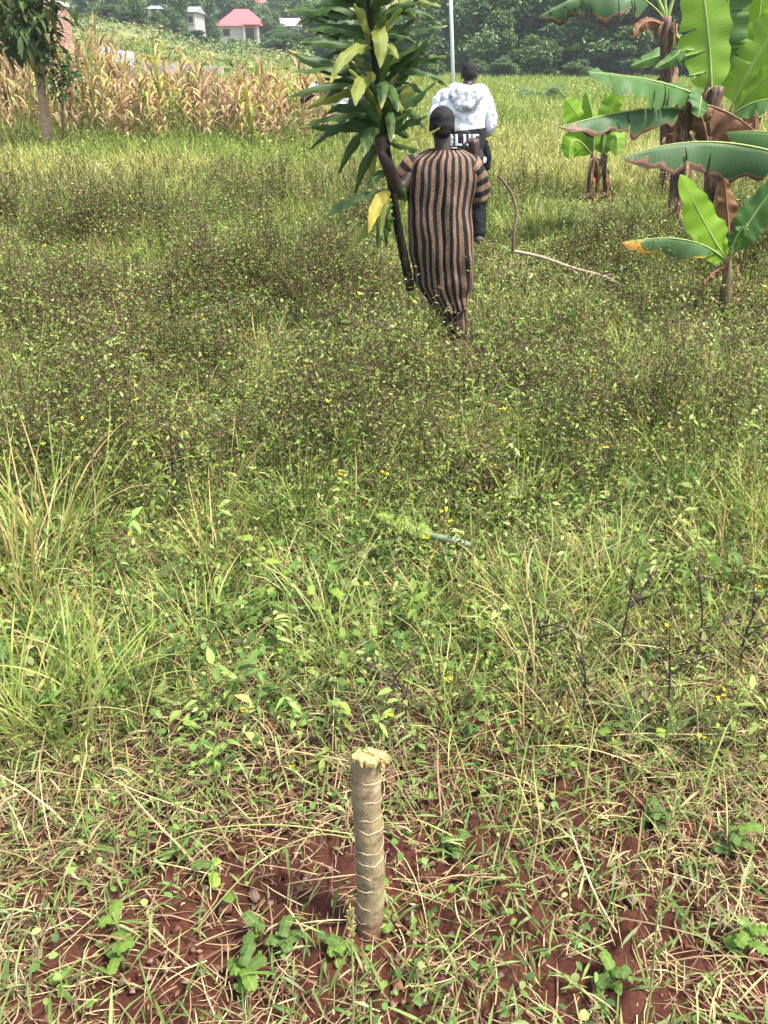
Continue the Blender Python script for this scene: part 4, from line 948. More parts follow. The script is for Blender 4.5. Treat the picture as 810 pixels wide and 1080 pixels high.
# man -----------------------------------------------------------------
YM = 9.05
root = empty("person", Wg(497, YM), "person in a white hooded jacket with black lower half seen from behind", "person")
bm = bmesh.new()
hc = W(495, 79, YM + .05); head(bm, hc, -.1, -.3, 1.0)
neck = W(493, 93, YM - .01); pel = W(493, 168, YM)
limb(bm, [hc + Vector((0, -.02, -.05)), neck, neck + Vector((0, 0, -.07))], [.06, .06, .075])
limb(bm, [neck - Vector((0, 0, .08)), W(491, 120, YM), pel], [.11, .14, .14], 16)
for s_, px in ((-1, 463), (1, 514)):
    sh = W(px, 106, YM); el = W(px + s_ * 4, 131, YM + .03); hd = W(px - s_ * 3, 142, YM + .3)
    limb(bm, [neck - Vector((0, 0, .08)), sh], [.06, .045]); limb(bm, [sh, el], [.048, .042]); limb(bm, [el, hd - Vector((0, .07, 0))], [.045, .03])
    fist(bm, hd - Vector((0, .07, 0)), hd, (0, 1, .05), (-s_, 0, .3), (0, .1, 1), 1.0)
rfoot = Vector((W(505, 250, YM).x, YM - .02, ground(1, YM) + .06)); lfoot = Vector((W(486, 245, YM).x, YM + .38, ground(1, YM + .4) + .06))
limb(bm, [W(503, 172, YM), W(505, 212, YM + .06), rfoot], [.10, .065, .045]); limb(bm, [W(486, 172, YM), W(487, 212, YM + .22), lfoot], [.10, .065, .045])
fuse("body", bm, .0065, M_skin, root, 5)
bm = bmesh.new()
q = Quaternion((0, 0, 1), -.1) @ Quaternion((1, 0, 0), -.3)
ellip(bm, hc + q @ Vector((0, -.014, .034)), (.081, .099, .086), q); ellip(bm, hc + q @ Vector((0, -.045, .0)), (.072, .066, .07), q)
fuse("hair", bm, .006, M_hair, root, 3, .003, 60)
m, nt, b, out = newmat("white_black_jacket"); oc = objco(nt); sp = nt.nodes.new("ShaderNodeSeparateXYZ"); nt.links.new(oc, sp.inputs[0])
zsplit = W(490, 134.5, YM).z - wloc(root).z
kk = math_n(nt, 'LESS_THAN', math_n(nt, 'ADD', sp.outputs[2], math_n(nt, 'MULTIPLY', sp.outputs[0], -.1)), zsplit)
n1 = noise(nt, oc, 7, 5, .65); n2 = noise(nt, oc, 26, 4, .6)
pr = mixc(nt, ramp(nt, n1, [(.44, (0, 0, 0)), (.56, (1, 1, 1))]), (.74, .74, .76), ramp(nt, n2, [(.38, (.66, .66, .68)), (.5, (.26, .26, .28)), (.62, (.66, .66, .68))]))
nt.links.new(mixc(nt, kk, pr, (.012, .012, .014)), b.inputs["Base Color"]); b.inputs["Roughness"].default_value = .65; M_jacket = m
bm = bmesh.new()
V, Qs, _ = loft(dense([(89, 479, 508, .08, .0), (92.5, 471, 513, .11, 0), (97, 464, 515, .14, 0), (108, 461, 516, .165, 0), (122, 463, 513, .17, 0), (138, 465, 511, .17, 0), (152, 467, 511, .17, 0), (166, 468, 512, .165, 0)], 30), 64, YM, 2.5)
vs = [bm.verts.new(v_) for v_ in V]
for q_ in Qs: bm.faces.new([vs[i] for i in q_])
bm.faces.new(vs[:64]); bm.faces.new(vs[-65:-1]); bmesh.ops.remove_doubles(bm, verts=bm.verts, dist=1e-4)
jk = fuse("jacket", bm, .012, M_jacket, root, 4, .022, 9)
M_white = plain("white_cloth", (.78, .78, .8), .65, .12, 12, .3, .3, 0, .01)
for s_, px in ((-1, 464), (1, 512)):
    bm = bmesh.new()
    limb(bm, [W(px - s_ * 5, 102, YM), W(px + s_ * 1.5, 109, YM + .0), W(px + s_ * 4.5, 129, YM + .02), W(px + s_ * 3, 139, YM + .1), W(px, 141, YM + .24)], [.066, .078, .07, .062, .05], 16)
    fuse("sleeve", bm, .011, M_white, root, 3, .026, 11)
# hood lying on the shoulders
m, nt, b, out = newmat("grey_printed_hood"); oc = objco(nt)
nt.links.new(ramp(nt, noise(nt, oc, 16, 5, .65), [(.40, (.72, .72, .74)), (.5, (.5, .5, .52)), (.58, (.16, .16, .17)), (.68, (.68, .68, .7))]), b.inputs["Base Color"]); b.inputs["Roughness"].default_value = .7; M_hood = m
bm = bmesh.new()
hb = W(491, 104, YM - .165)
ellip(bm, hb + Vector((0, .01, .03)), (.19, .045, .09)); ellip(bm, hb + Vector((0, .005, -.03)), (.13, .04, .10))
fuse("hood", bm, .010, M_hood, root, 4, .02, 9)
M_collar = plain("dark_brown_lining", (.055, .035, .03), .8, .3, 20)
o = tube("collar", [W(490, 93, YM) + Vector((.125 * math.cos(a_), .10 * math.sin(a_), .02 * math.sin(a_))) for a_ in np.linspace(0, TAU, 25)], [.026] * 25, M_collar, root, 10)
# trousers and shoes
bm = bmesh.new()
limb(bm, [W(494, 160, YM), W(494, 172, YM)], [.165, .15], 16)
limb(bm, [W(502, 172, YM), W(504.5, 212, YM + .06), rfoot + Vector((0, 0, .05))], [.115, .085, .07], 14); limb(bm, [W(487, 172, YM), W(487, 212, YM + .22), lfoot + Vector((0, 0, .06))], [.115, .085, .07], 14)
fuse("trousers", bm, .011, M_black, root, 3, .018, 9)
for f_ in (rfoot, lfoot):
    bm = bmesh.new(); limb(bm, [f_ + Vector((0, -.06, -.01)), f_ + Vector((0, .06, -.015)), f_ + Vector((0, .19, -.025))], [.05, .05, .04], 12); ellip(bm, f_ + Vector((0, .06, -.05)), (.05, .15, .018))
    fuse("shoe", bm, .008, M_sole, root, 3)
# bag strap end and pale patch at the hip
bm = bmesh.new(); limb(bm, [W(512, 150, YM - .05), W(513, 165, YM - .05), W(513.5, 176, YM - .05)], [.035, .05, .04], 10); fuse("jacket_tail", bm, .009, M_black, root, 3, .01, 12)
bm = bmesh.new(); ellip(bm, W(511, 169, YM - .105), (.022, .008, .035)); fuse("pocket_patch", bm, .005, M_white, root, 2)
# block letters across the black lower back
M_print = plain("white_print", (.8, .8, .8), .7, .06, 30)
dg = bpy.context.evaluated_depsgraph_get(); bvh = BVHTree.FromObject(jk, dg); ro = wloc(root)
def letter(polys):  # rectangles in px
    V = []; Qs = []
    for (x0, y0, x1, y1) in polys:
        nx_ = max(1, int((x1 - x0) / 1.0)); ny_ = max(1, int((y1 - y0) / 1.0))
        for f_ in (0,):
            base = len(V)
            for j in range(ny_ + 1):
                for i in range(nx_ + 1):
                    p = W(x0 + (x1 - x0) * i / nx_, y0 + (y1 - y0) * j / ny_, YM) - ro
                    h_ = bvh.ray_cast(Vector((p.x, -2, p.z)), Vector((0, 1, 0)))
                    V.append((p.x, (h_[0].y if h_[0] else -.17) - .005, p.z))
            for j in range(ny_):
                for i in range(nx_): q_ = base + j * (nx_ + 1) + i; Qs.append((q_, q_ + 1, q_ + nx_ + 2, q_ + nx_ + 1))
    o = link("lettering", mesh_np("lettering", V, Qs), M_print, root); s_ = o.modifiers.new("t", 'SOLIDIFY'); s_.thickness = .003; return o
y0, y1 = 140.5, 152.5
letter([(469, y0, 471.6, y1), (471.6, y0, 476.4, y0 + 2), (471.6, (y0 + y1) / 2 - 1, 476.4, (y0 + y1) / 2 + 1), (471.6, y1 - 2, 476.4, y1), (474.2, y0 + 2, 477, (y0 + y1) / 2 - 1), (474.2, (y0 + y1) / 2 + 1, 477, y1 - 2)])
letter([(478.6, y0, 481.4, y1), (481.4, y1 - 2.3, 485.6, y1)])
letter([(487, y0, 489.7, y1 - 2.4), (492.3, y0, 495, y1 - 2.4), (487.6, y1 - 2.4, 494.4, y1)])
letter([(496.8, y0, 499.5, y1), (499.5, y0, 503.5, y0 + 2.2), (499.5, (y0 + y1) / 2 - 1, 502.8, (y0 + y1) / 2 + 1), (499.5, y1 - 2.2, 503.5, y1)])
letter([(475, 154.2, 481, 154.9), (475, 155.9, 484, 156.6), (475, 157.6, 482, 158.3)])

# ------------------------------------------------------------------ cow half hidden behind the dracaena
YK = 20.5
B = Wg(385, YK); root = empty("cow", B, "black and white cow standing behind the dracaena leaves at the maize edge", "cow")
bm = bmesh.new(); Bz = B.z
def K(x, y, z): return B + Vector((x, y, z))
limb(bm, [K(-.55, 0, .98), K(-.1, 0, .92), K(.45, 0, .93), K(.72, 0, 1.0)], [.27, .33, .33, .24], 16); ellip(bm, K(.1, 0, 1.08), (.75, .17, .16)); ellip(bm, K(.55, 0, .55), (.14, .13, .12))
limb(bm, [K(-.6, 0, 1.05), K(-.92, 0, 1.12), K(-1.1, 0, 1.14)], [.22, .16, .13]); limb(bm, [K(-1.12, 0, 1.17), K(-1.3, 0, 1.03), K(-1.44, 0, .9)], [.125, .11, .075])
for s_ in (-1, 1):
    ellip(bm, K(-1.06, s_ * .17, 1.2), (.04, .1, .05), Quaternion((1, 0, 0), -s_ * .3)); limb(bm, [K(-1.1, s_ * .07, 1.27), K(-1.12, s_ * .12, 1.36)], [.025, .01], 8)
    limb(bm, [K(-.5, s_ * .17, .8), K(-.52, s_ * .17, .45), K(-.5, s_ * .17, .22), K(-.51, s_ * .17, .04)], [.13, .07, .045, .055])
    limb(bm, [K(.62, s_ * .17, .85), K(.52, s_ * .18, .6), K(.72, s_ * .18, .42), K(.66, s_ * .18, .2), K(.65, s_ * .18, .04)], [.2, .1, .06, .045, .055])
limb(bm, [K(.93, 0, 1.1), K(1.0, 0, .85), K(.99, 0, .5)], [.03, .022, .03], 8)
m, nt, b, out = newmat("black_white_hide"); oc = objco(nt)
nt.links.new(ramp(nt, noise(nt, oc, 1.6, 1), [(.52, (.012, .011, .011)), (.535, (.72, .7, .66))]), b.inputs["Base Color"]); b.inputs["Roughness"].default_value = .7
fuse("body", bm, .018, m, root, 4)

# ------------------------------------------------------------------ withered maize stand
M_maize = attr_leaf("maize_leaf", .25, .6, .25, 10)
DRY = [(.42, .29, .15), (.52, .40, .22), (.32, .20, .105), (.44, .31, .13), (.20, .115, .065), (.38, .24, .15)]
MGR = [(.26, .30, .06), (.38, .36, .09), (.15, .22, .045), (.44, .33, .13)]
def maize_proto(seed, cols, hgt):
    r0 = np.random.default_rng(seed); v1 = Veg(); v2 = Veg(); v3 = Veg()
    lean = r0.uniform(-.28, .28, 2); pts = [Vector((lean[0] * t * hgt, lean[1] * t * hgt, t * hgt)) for t in np.linspace(0, 1, 6)]
    V, Qs, UV = tube_arrays(pts, [.016 - .009 * t for t in np.linspace(0, 1, 6)], 6, False); v1.add(V, Qs, np.tile(np.array(cols[r0.integers(len(cols))]) * .8, (len(V), 1)))
    n = 11; f = np.linspace(.12, .92, n); base = np.stack([lean[0] * f * hgt, lean[1] * f * hgt, f * hgt], -1); az = np.arange(n) * math.pi + r0.uniform(0, 6) + r0.uniform(-.5, .5, n)
    cc = pick(n, cols, None, .2); L = r0.uniform(.4, .75, n)
    v2.blades(base, az, L, r0.uniform(.05, .085, n), r0.uniform(.15, .6, n), r0.uniform(1.6, 3.0, n), cc, 7, cc * .95, np.zeros(n))
    n2 = 8; f = r0.uniform(.05, .8, n2); base = np.stack([lean[0] * f * hgt, lean[1] * f * hgt, f * hgt], -1)   # collapsed leaves hanging on the stalk
    v2.blades(base, r0.uniform(0, TAU, n2), r0.uniform(.25, .5, n2), r0.uniform(.03, .06, n2), r0.uniform(.8, 1.6, n2), r0.uniform(2.6, 3.2, n2), pick(n2, cols, None, .25), 5)
    top = np.tile(np.array([[lean[0] * hgt, lean[1] * hgt, hgt]]), (7, 1)); v3.blades(top, r0.uniform(0, TAU, 7), r0.uniform(.12, .28, 7), np.full(7, .014), r0.uniform(0, .5, 7), r0.uniform(.3, 1.2, 7), pick(7, DRY, None, .2), 3)
    V, Qs, UV = tube_arrays([(lean[0] * .45 * hgt, lean[1] * .45 * hgt, .45 * hgt), (lean[0] * .5 * hgt + .05, lean[1] * .5 * hgt, .55 * hgt), (lean[0] * .5 * hgt + .08, lean[1] * .5 * hgt, .62 * hgt)], [.02, .032, .012], 6, True); v4 = Veg(); v4.add(V, Qs, np.tile(np.array(DRY[1]), (len(V), 1)))
    return [(nm, mesh_np(nm, *vv.arrays())) for nm, vv in (("stalk", v1), ("leaves", v2), ("tassel", v3), ("cob", v4))]
protos = [(maize_proto(200 + k, DRY, 1.0), 0) for k in range(7)] + [(maize_proto(220 + k, MGR, 1.0), 1) for k in range(3)]
for p_, _ in protos:
    for _, me in p_: me.materials.append(M_maize)
cnt = 0; xr = random.Random(5)
MLAB = (("withered straw brown maize plant standing in the dry stand", "withered brown maize plants"), ("yellowing maize plant still partly green among the brown ones", "yellowing half green maize plants"))
for row in range(14):
    Yr = 20.2 + row * .85
    xx = -13.5 if row > 1 else -12
    while True:
        xx += xr.uniform(.38, .68)
        px = 405 + F * xx / (Yr * CP + .4)
        if px > 362 - row * 3 or cnt >= 296: break
        if px < -70 or xr.random() < .06: continue
        yj = Yr + xr.uniform(-.3, .3) - (1.0 if px > 250 else 0) + (1.2 if px < 120 else 0)
        green = xr.random() < (.14 if px < 160 else .34)
        pr_, kd = xr.choice(protos[7:] if green else protos[:7])
        hh = xr.uniform(.95, 1.75) * (1.18 if px < 120 else .76 if px > 225 else .90) * (1.25 if xr.random() < .05 else 1)
        o = empty("maize_plant", (xx, yj, ground(xx, yj)), MLAB[kd][0], "maize plant", MLAB[kd][1], xr.uniform(0, TAU)); o.scale = (1.15, 1.15, hh)
        for nm, me in pr_: c_ = bpy.data.objects.new(nm, me); COL.objects.link(c_); c_.parent = o
        cnt += 1

# ------------------------------------------------------------------ trees
def crown_arrays(blobs, nper, leaf, cols, seed, hang=0.0, aspect=.55):
    r0 = np.random.default_rng(seed); v = Veg()
    for (c_, r) in blobs:
        n = nper; d = r0.normal(size=(n, 3)); d /= np.linalg.norm(d, axis=1)[:, None]
        rad = r0.random(n) ** .22; rough_ = 1 + .3 * np.sin(d[:, 0] * 5 + seed) * np.sin(d[:, 1] * 6 + 1) + .2 * np.sin(d[:, 2] * 9)
        p = np.array(c_) + d * (np.array(r) * (rad * rough_)[:, None])
        tone = 0.75 + .5 * r0.random()
        cc = np.array(cols)[r0.integers(0, len(cols), n)] * tone * (1 + (r0.random((n, 1)) - .5) * .5)
        L = r0.uniform(.6, 1.4, n) * leaf
        v.diamonds(p, r0.uniform(0, TAU, n), r0.uniform(-1.2, .6, n) - hang, L, L * aspect, cc)
    return v.arrays()
TG = [(.05, .11, .02), (.075, .145, .03), (.11, .185, .042), (.035, .07, .016)]
TG2 = [(.06, .115, .03), (.085, .145, .04), (.11, .17, .045)]
def tree_proto(seed, cols=TG, tall=1.0, n=760, leaf=.055, low=.12):
    r0 = random.Random(seed); blobs = []
    for k in range(16):
        z = r0.uniform(low, .86) * tall; rr_ = .30 * math.sin(math.pi * min(1, (z / tall) ** .8 * .92 + .05)) + .07; an = r0.uniform(0, TAU); q = r0.uniform(.2, 1)
        s_ = r0.uniform(.12, .21); blobs.append(((rr_ * q * math.cos(an), rr_ * q * math.sin(an), z), (s_, s_, s_ * r0.uniform(.6, .95))))
    cr = mesh_np("crown", *crown_arrays(blobs, n, leaf, cols, seed)); cr.materials.append(M_crown)
    v = Veg(); V, Qs, _ = tube_arrays(catmull([(0, 0, -.03), (.01, .01, .2 * tall), (-.015, .01, .5 * tall), (.0, 0, .8 * tall)], 4), np.linspace(.035, .008, 13), 8, False); v.add(V, Qs, np.zeros((len(V), 3)))
    for (c_, s_) in blobs[:8]:
        V, Qs, _ = tube_arrays([(0, 0, max(.06, c_[2] - .25)), (c_[0] * .5, c_[1] * .5, c_[2] - .08), c_], [.012, .009, .004], 5, False); v.add(V, Qs, np.zeros((len(V), 3)))
    tr = mesh_np("trunk", *v.arrays()[:2], None, None, True); tr.materials.append(M_bark)
    return (("trunk", tr), ("crown", cr))
TP = [tree_proto(300 + k) for k in range(5)] + [tree_proto(320 + k, TG2) for k in range(2)]
TPs = [tree_proto(340 + k, TG, 1.0, 600, .04) for k in range(2)]     # slender dark ones
def plant_tree(proto, px, Yt, h, wd, label, group=None, name="tree", cat="tree", sink=0):
    B = Wg(px, Yt); o = empty(name, B - Vector((0, 0, sink)), label, cat, group, random.uniform(0, TAU)); o.scale = (wd, wd, h)
    for nm, me in proto: c_ = bpy.data.objects.new(nm, me); COL.objects.link(c_); c_.parent = o
    return o
tg = "dark trees of the treeline behind the meadow"; tl = "dark green tree in the dense treeline behind the meadow"
for k, (px, Yt, h, wd, pi) in enumerate([(412, 104, 6.5, 9, 0), (440, 99, 7.0, 8, 1), (468, 106, 8.5, 10, 2), (500, 98, 8.5, 9, 3), (528, 95, 9.5, 11, 4), (556, 101, 12.5, 13, 0), (585, 94, 10, 11, 1), (612, 97, 11.5, 12, 2), (640, 92, 11, 12, 3), (668, 95, 12.5, 13, 4), (700, 92, 12, 12, 0), (732, 95, 13, 13, 1), (765, 92, 12, 12, 2), (800, 95, 13, 13, 3), (840, 93, 12, 12, 4), (880, 95, 13, 13, 1), (545, 110, 14, 14, 2), (600, 112, 15, 14, 3), (660, 112, 15, 14, 0), (720, 112, 15, 14, 1), (780, 112, 15, 14, 4), (485, 116, 10, 11, 1), (430, 118, 8, 10, 3)]):
    plant_tree(TP[pi], px, Yt, h, wd, tl, tg)
for px, Yt, h, wd, lab in ((523, 90, 5.8, 6.0, "lighter green vine covered tree at the front of the dark treeline"), (562, 88, 4.2, 6.5, "low spreading light green tree at the foot of the dark treeline"), (655, 87, 4.6, 7, "broad mid green tree at the treeline foot behind the banana leaf"), (740, 86, 4.5, 7, "mid green tree behind the upright banana leaves")):
    plant_tree(TP[5 + (px % 2)], px, Yt, h, wd, lab)
for px, Yt, h, wd, lab in ((528, 80, 2.2, 3.2, "rounded pale green bush alone in front of the treeline"), (503, 84, 1.9, 2.6, "small dull green bush beside the rounded pale one"), (455, 82, 2.2, 3.5, "low bush left of the white pole at the meadow edge"), (610, 82, 1.9, 3.6, "flat green bush under the treeline near the young bananas")):
    plant_tree(TP[5], px, Yt, h, wd, lab, None, "bush", "bush")
# trees and shrubs round the houses on the slope
for px, Yt, h, wd, pr_, lab in ((150, 118, 6.5, 4.2, TPs[0], "slim dark tree at the top of the yellow slope"), (192, 128, 6.0, 5.2, TPs[1], "dark pointed tree left of the white gable"), (219, 138, 7.0, 5.5, TPs[0], "tall dark tree directly beside the red roofed house"),
        (128, 150, 6, 6, TP[0], "dark tree behind the brow of the yellow slope"), (100, 150, 6, 7, TP[1], "round tree on the skyline above the brick house"), (290, 150, 6, 6, TP[5], "mid green tree between the red house and the white shed"), (335, 128, 6.5, 8, TP[2], "dark round tree just behind the dracaena tips"), (360, 122, 5.5, 8, TP[5], "mid green tree behind the dracaena stem"), (395, 125, 6.5, 8, TP[3], "dark tree between dracaena and treeline"), (265, 175, 8, 8, TP[4], "dark tree behind the red roof"), (318, 172, 8, 9, TP[1], "dark tree behind the white shed"), (240, 180, 9, 9, TP[3], "big tree behind the red roofed house ridge"), (175, 165, 7, 8, TP[6], "pale green tree behind the slim dark ones"), (205, 160, 7, 8, TP[2], "dark tree behind the white gable"), (350, 180, 9, 10, TP[0], "tall hazy tree on the far rise behind the dracaena"), (385, 175, 9, 10, TP[2], "wide hazy tree on the far rise by the dracaena top"), (300, 200, 9, 10, TP[3], "hazy tree above the white shed roof")):
    plant_tree(pr_, px, Yt, h, wd, lab)
sh_g = "shrubs along the slope under the houses"
for px, Yt in ((228, 138), (246, 139), (262, 138.5), (284, 141)): plant_tree(TP[5], px, Yt, 1.5, 3.2, 'low green shrub in the hedge on the slope below the houses', sh_g, 'shrub', 'shrub')
for k in range(30):
    px = random.choice((random.uniform(85, 222), random.uniform(288, 345))); Yt = random.uniform(112, 135) if px > 110 else random.uniform(118, 140)
    plant_tree(random.choice(TP[3:7]), px, Yt, random.uniform(1.4, 2.6), random.uniform(3, 5.5), "low green shrub in the hedge on the slope below the houses", sh_g, "shrub", "shrub")
# far woods as one mass
v = Veg(); r0 = np.random.default_rng(9); n = 1500
yy = 170 + 430 * r0.random(n) ** .8; xx = (r0.random(n) * 2 - 1) * (.62 * yy + 20)
for k in range(n):
    if yy[k] < 210 and -.2 < xx[k] / yy[k] < -.1: continue
    s_ = r0.uniform(2.2, 4.5); z = ground(xx[k], yy[k])
    V, Qs, C_ = crown_arrays([((xx[k], yy[k], z + s_ * .7), (s_, s_, s_ * .9))], 70, 1.3, TG + TG2[:1], k); v.add(V, Qs, C_)
v.build("distant_woods", M_crown, "hazy wooded hillside filling the far background", "woods")

v = Veg(); r0 = np.random.default_rng(19)
for k in range(520):
    Yk_ = r0.uniform(66, 128); sk = r0.uniform(-.5, -.08); xk = sk * Yk_; z = ground(xk, Yk_); s_ = r0.uniform(.25, .9) * (1.3 if Yk_ > 105 else 1)
    V, Qs, C_ = crown_arrays([((xk, Yk_, z + s_ * .35), (s_ * r0.uniform(.9, 2.2), s_, s_ * .55))], 40, .42, [(.22, .22, .08), (.15, .19, .05), (.10, .16, .035), (.28, .25, .11)] if r0.random() < .7 else TG, 1000 + k); v.add(V, Qs, C_)
v.build("hillside_scrub", M_crown, "rough grass and low scrub on the pale slope", "scrub")

# left edge tree with hanging leaves
YT = 19.6
B = Wg(50, YT); root = empty("tree", B, "small pale trunked tree with dark drooping leaves at the top left corner", "tree")
P = catmull([B - Vector((0, 0, .1)), W(48, 125, YT), W(42, 90, YT), W(37, 55, YT), W(30, 15, YT)], 6)
M_ptrunk = plain("pale_trunk", (.33, .22, .14), .85, .3, 12, .2, .5, 0, .02)
tube("trunk", P, list(np.linspace(.125, .05, len(P))), M_ptrunk, root, 10)
tube("branch", catmull([W(46, 105, YT), W(46, 70, YT - .1), W(50, 35, YT - .2)], 5), list(np.linspace(.06, .025, 11)), M_ptrunk, root, 8)
v = Veg(); r0 = np.random.default_rng(77)
for (cx, cy, cd, rr_) in [(10, 15, 0, .75), (35, 5, -.2, .6), (22, 30, -.3, .6), (36, 20, 0, .5), (0, 38, -.1, .6), (42, 3, .2, .5), (32, 38, -.4, .42), (-15, 10, .2, .8), (20, -15, 0, .8), (44, 36, 0, .33), (-25, 35, 0, .6), (35, -20, 0, .6)]:
    c_ = np.array(W(cx, cy, YT + cd)); n = 58; p = c_ + r0.normal(size=(n, 3)) * rr_ * np.array([.5, .5, .42]); L = r0.uniform(.25, .55, n)
    v.leaves(p, r0.uniform(0, TAU, n), r0.uniform(-.9, .4, n), L, L * .24, r0.uniform(.3, 1.1, n), pick(n, [(.03, .055, .016), (.045, .075, .02), (.065, .10, .028), (.10, .12, .04)], None, .2))
V, Qs, C_ = v.arrays(); part("crown", V, Qs, M_weed, root, C_, smooth_=False)
n = 12; v = Veg(); p = np.array([tuple(W(random.uniform(25, 55), random.uniform(38, 62), YT - .3)) for _ in range(n)])
v.leaves(p, U(n, 0, TAU), U(n, -1.3, -.8), U(n, .3, .55), U(n, .1, .16), U(n, 0, .4), pick(n, [(.42, .27, .06), (.2, .2, .05)]))
V, Qs, C_ = v.arrays(); part("yellowed_leaves", V, Qs, M_weed, root, C_, smooth_=False)
# sapling
B = Wg(66, 19.3); root = empty("sapling", B, "dark green leafy sapling beside the pale trunk among the maize", "sapling")
tube("stem", [B, W(66, 100, 19.3), W(65, 72, 19.3)], [.03, .022, .012], M_bark, root, 6)
v = Veg(); n = 260; p = np.array(W(64, 76, 19.3)) + np.random.default_rng(3).normal(size=(n, 3)) * np.array([.22, .2, .26])
v.leaves(p, U(n, 0, TAU), U(n, -.5, .7), U(n, .12, .24), U(n, .05, .09), U(n, .2, .9), pick(n, [(.03, .085, .025), (.045, .12, .035), (.025, .06, .02)]))
V, Qs, C_ = v.arrays(); part("crown", V, Qs, M_weed, root, C_, smooth_=False)
# small palm in the meadow
B = Wg(568, 40); root = empty("young_palm", B, "small feathery young palm standing in the meadow behind the man", "palm")
M_palm = attr_leaf("palm_frond", .25, .5, .3)
for k in range(14):
    az = k * 2.4; v = Veg(); t = np.linspace(.1, 1, 26); Lf = random.uniform(1.1, 1.7); up_ = random.uniform(.5, 1.2)
    rx = Lf * t * math.cos(up_ * .6); pz = .15 + Lf * (t * math.sin(up_) - .55 * t ** 2.2)
    base = np.stack([B.x + rx * math.cos(az), B.y + rx * math.sin(az), B.z + pz], -1)
    for s_ in (-1, 1): v.diamonds(base, az + s_ * (1.1 - .5 * t), np.full(26, -.25), .42 * np.sin(t * 2.9 + .2) + .05, np.full(26, .05), pick(26, [(.07, .12, .03), (.10, .16, .04)]))
    V, Qs, C_ = v.arrays(); part("frond", V, Qs, M_palm, root, C_, smooth_=False)
# small banana clump near the brick house
for px, Yt, lab in ((95, 38, "dark young banana clump beside the brick house corner"), (104, 36, "light green banana plant in front of the pale iron sheets"), (128, 38, "light green banana plant in front of the second pale sheet")):
    B = Wg(px, Yt); r_ = empty("banana_plant", B, lab, "banana plant"); hgt = .9
    pseudo(r_, [B, B + Vector((0, 0, hgt * .6)), B + Vector((0, 0, hgt))], .09, .06, M_pseudog, 8)
    for k in range(6):
        az = k * 1.9 + px; d = Vector((math.cos(az), math.sin(az), 0)); T_ = B + Vector((0, 0, hgt))
        big_leaf(r_, T_, T_ + d * .3 + Vector((0, 0, .7)), T_ + d * random.uniform(.5, 1.0) + Vector((0, 0, random.uniform(.2, 1.1))), .38, M_ban if px < 100 else M_banbright, d * -.4 + Vector((0, -.6, .7)), .4, .1, 12, 6, .03, seed=k, midrib=False)

# ------------------------------------------------------------------ buildings
m, nt, b, out = newmat("red_brick"); oc = nt.nodes.new("ShaderNodeTexCoord").outputs["Object"]
sp = nt.nodes.new("ShaderNodeSeparateXYZ"); nt.links.new(oc, sp.inputs[0]); cb = nt.nodes.new("ShaderNodeCombineXYZ")
nt.links.new(math_n(nt, 'ADD', sp.outputs[0], sp.outputs[1]), cb.inputs[0]); nt.links.new(sp.outputs[2], cb.inputs[1])
br = nd(nt, "ShaderNodeTexBrick"); br.inputs["Scale"].default_value = 2.6; br.inputs["Color1"].default_value = (.25, .085, .05, 1); br.inputs["Color2"].default_value = (.33, .13, .08, 1); br.inputs["Mortar"].default_value = (.36, .29, .24, 1); br.inputs["Mortar Size"].default_value = .035
nt.links.new(cb.outputs[0], br.inputs["Vector"])
nt.links.new(mixc(nt, .5, br.outputs[0], ramp(nt, noise(nt, oc, 3, 5), [(.3, (.65, .65, .65)), (.7, (1.3, 1.3, 1.3))]), 'MULTIPLY'), b.inputs["Base Color"]); b.inputs["Roughness"].default_value = .9; M_brick = m
M_conc = plain("pale_concrete", (.42, .39, .36), .9, .2, 3, .2)
M_redroof = plain("red_iron_roof", (.42, .085, .09), .6, .15, 1.5, .3)
M_cream = plain("cream_plaster", (.52, .45, .37), .85, .12, 2, .2)
M_dkwin = plain("dark_window", (.03, .032, .035), .3, .2, 3, .5)
M_iron = plain("grey_iron_sheet", (.27, .28, .30), .5, .18, 1.2, .4)
M_wwall = plain("whitewashed_wall", (.32, .31, .29), .85, .12, 2, .2)
M_timber = plain("weathered_timber", (.2, .14, .09), .85, .3, 8, .2)
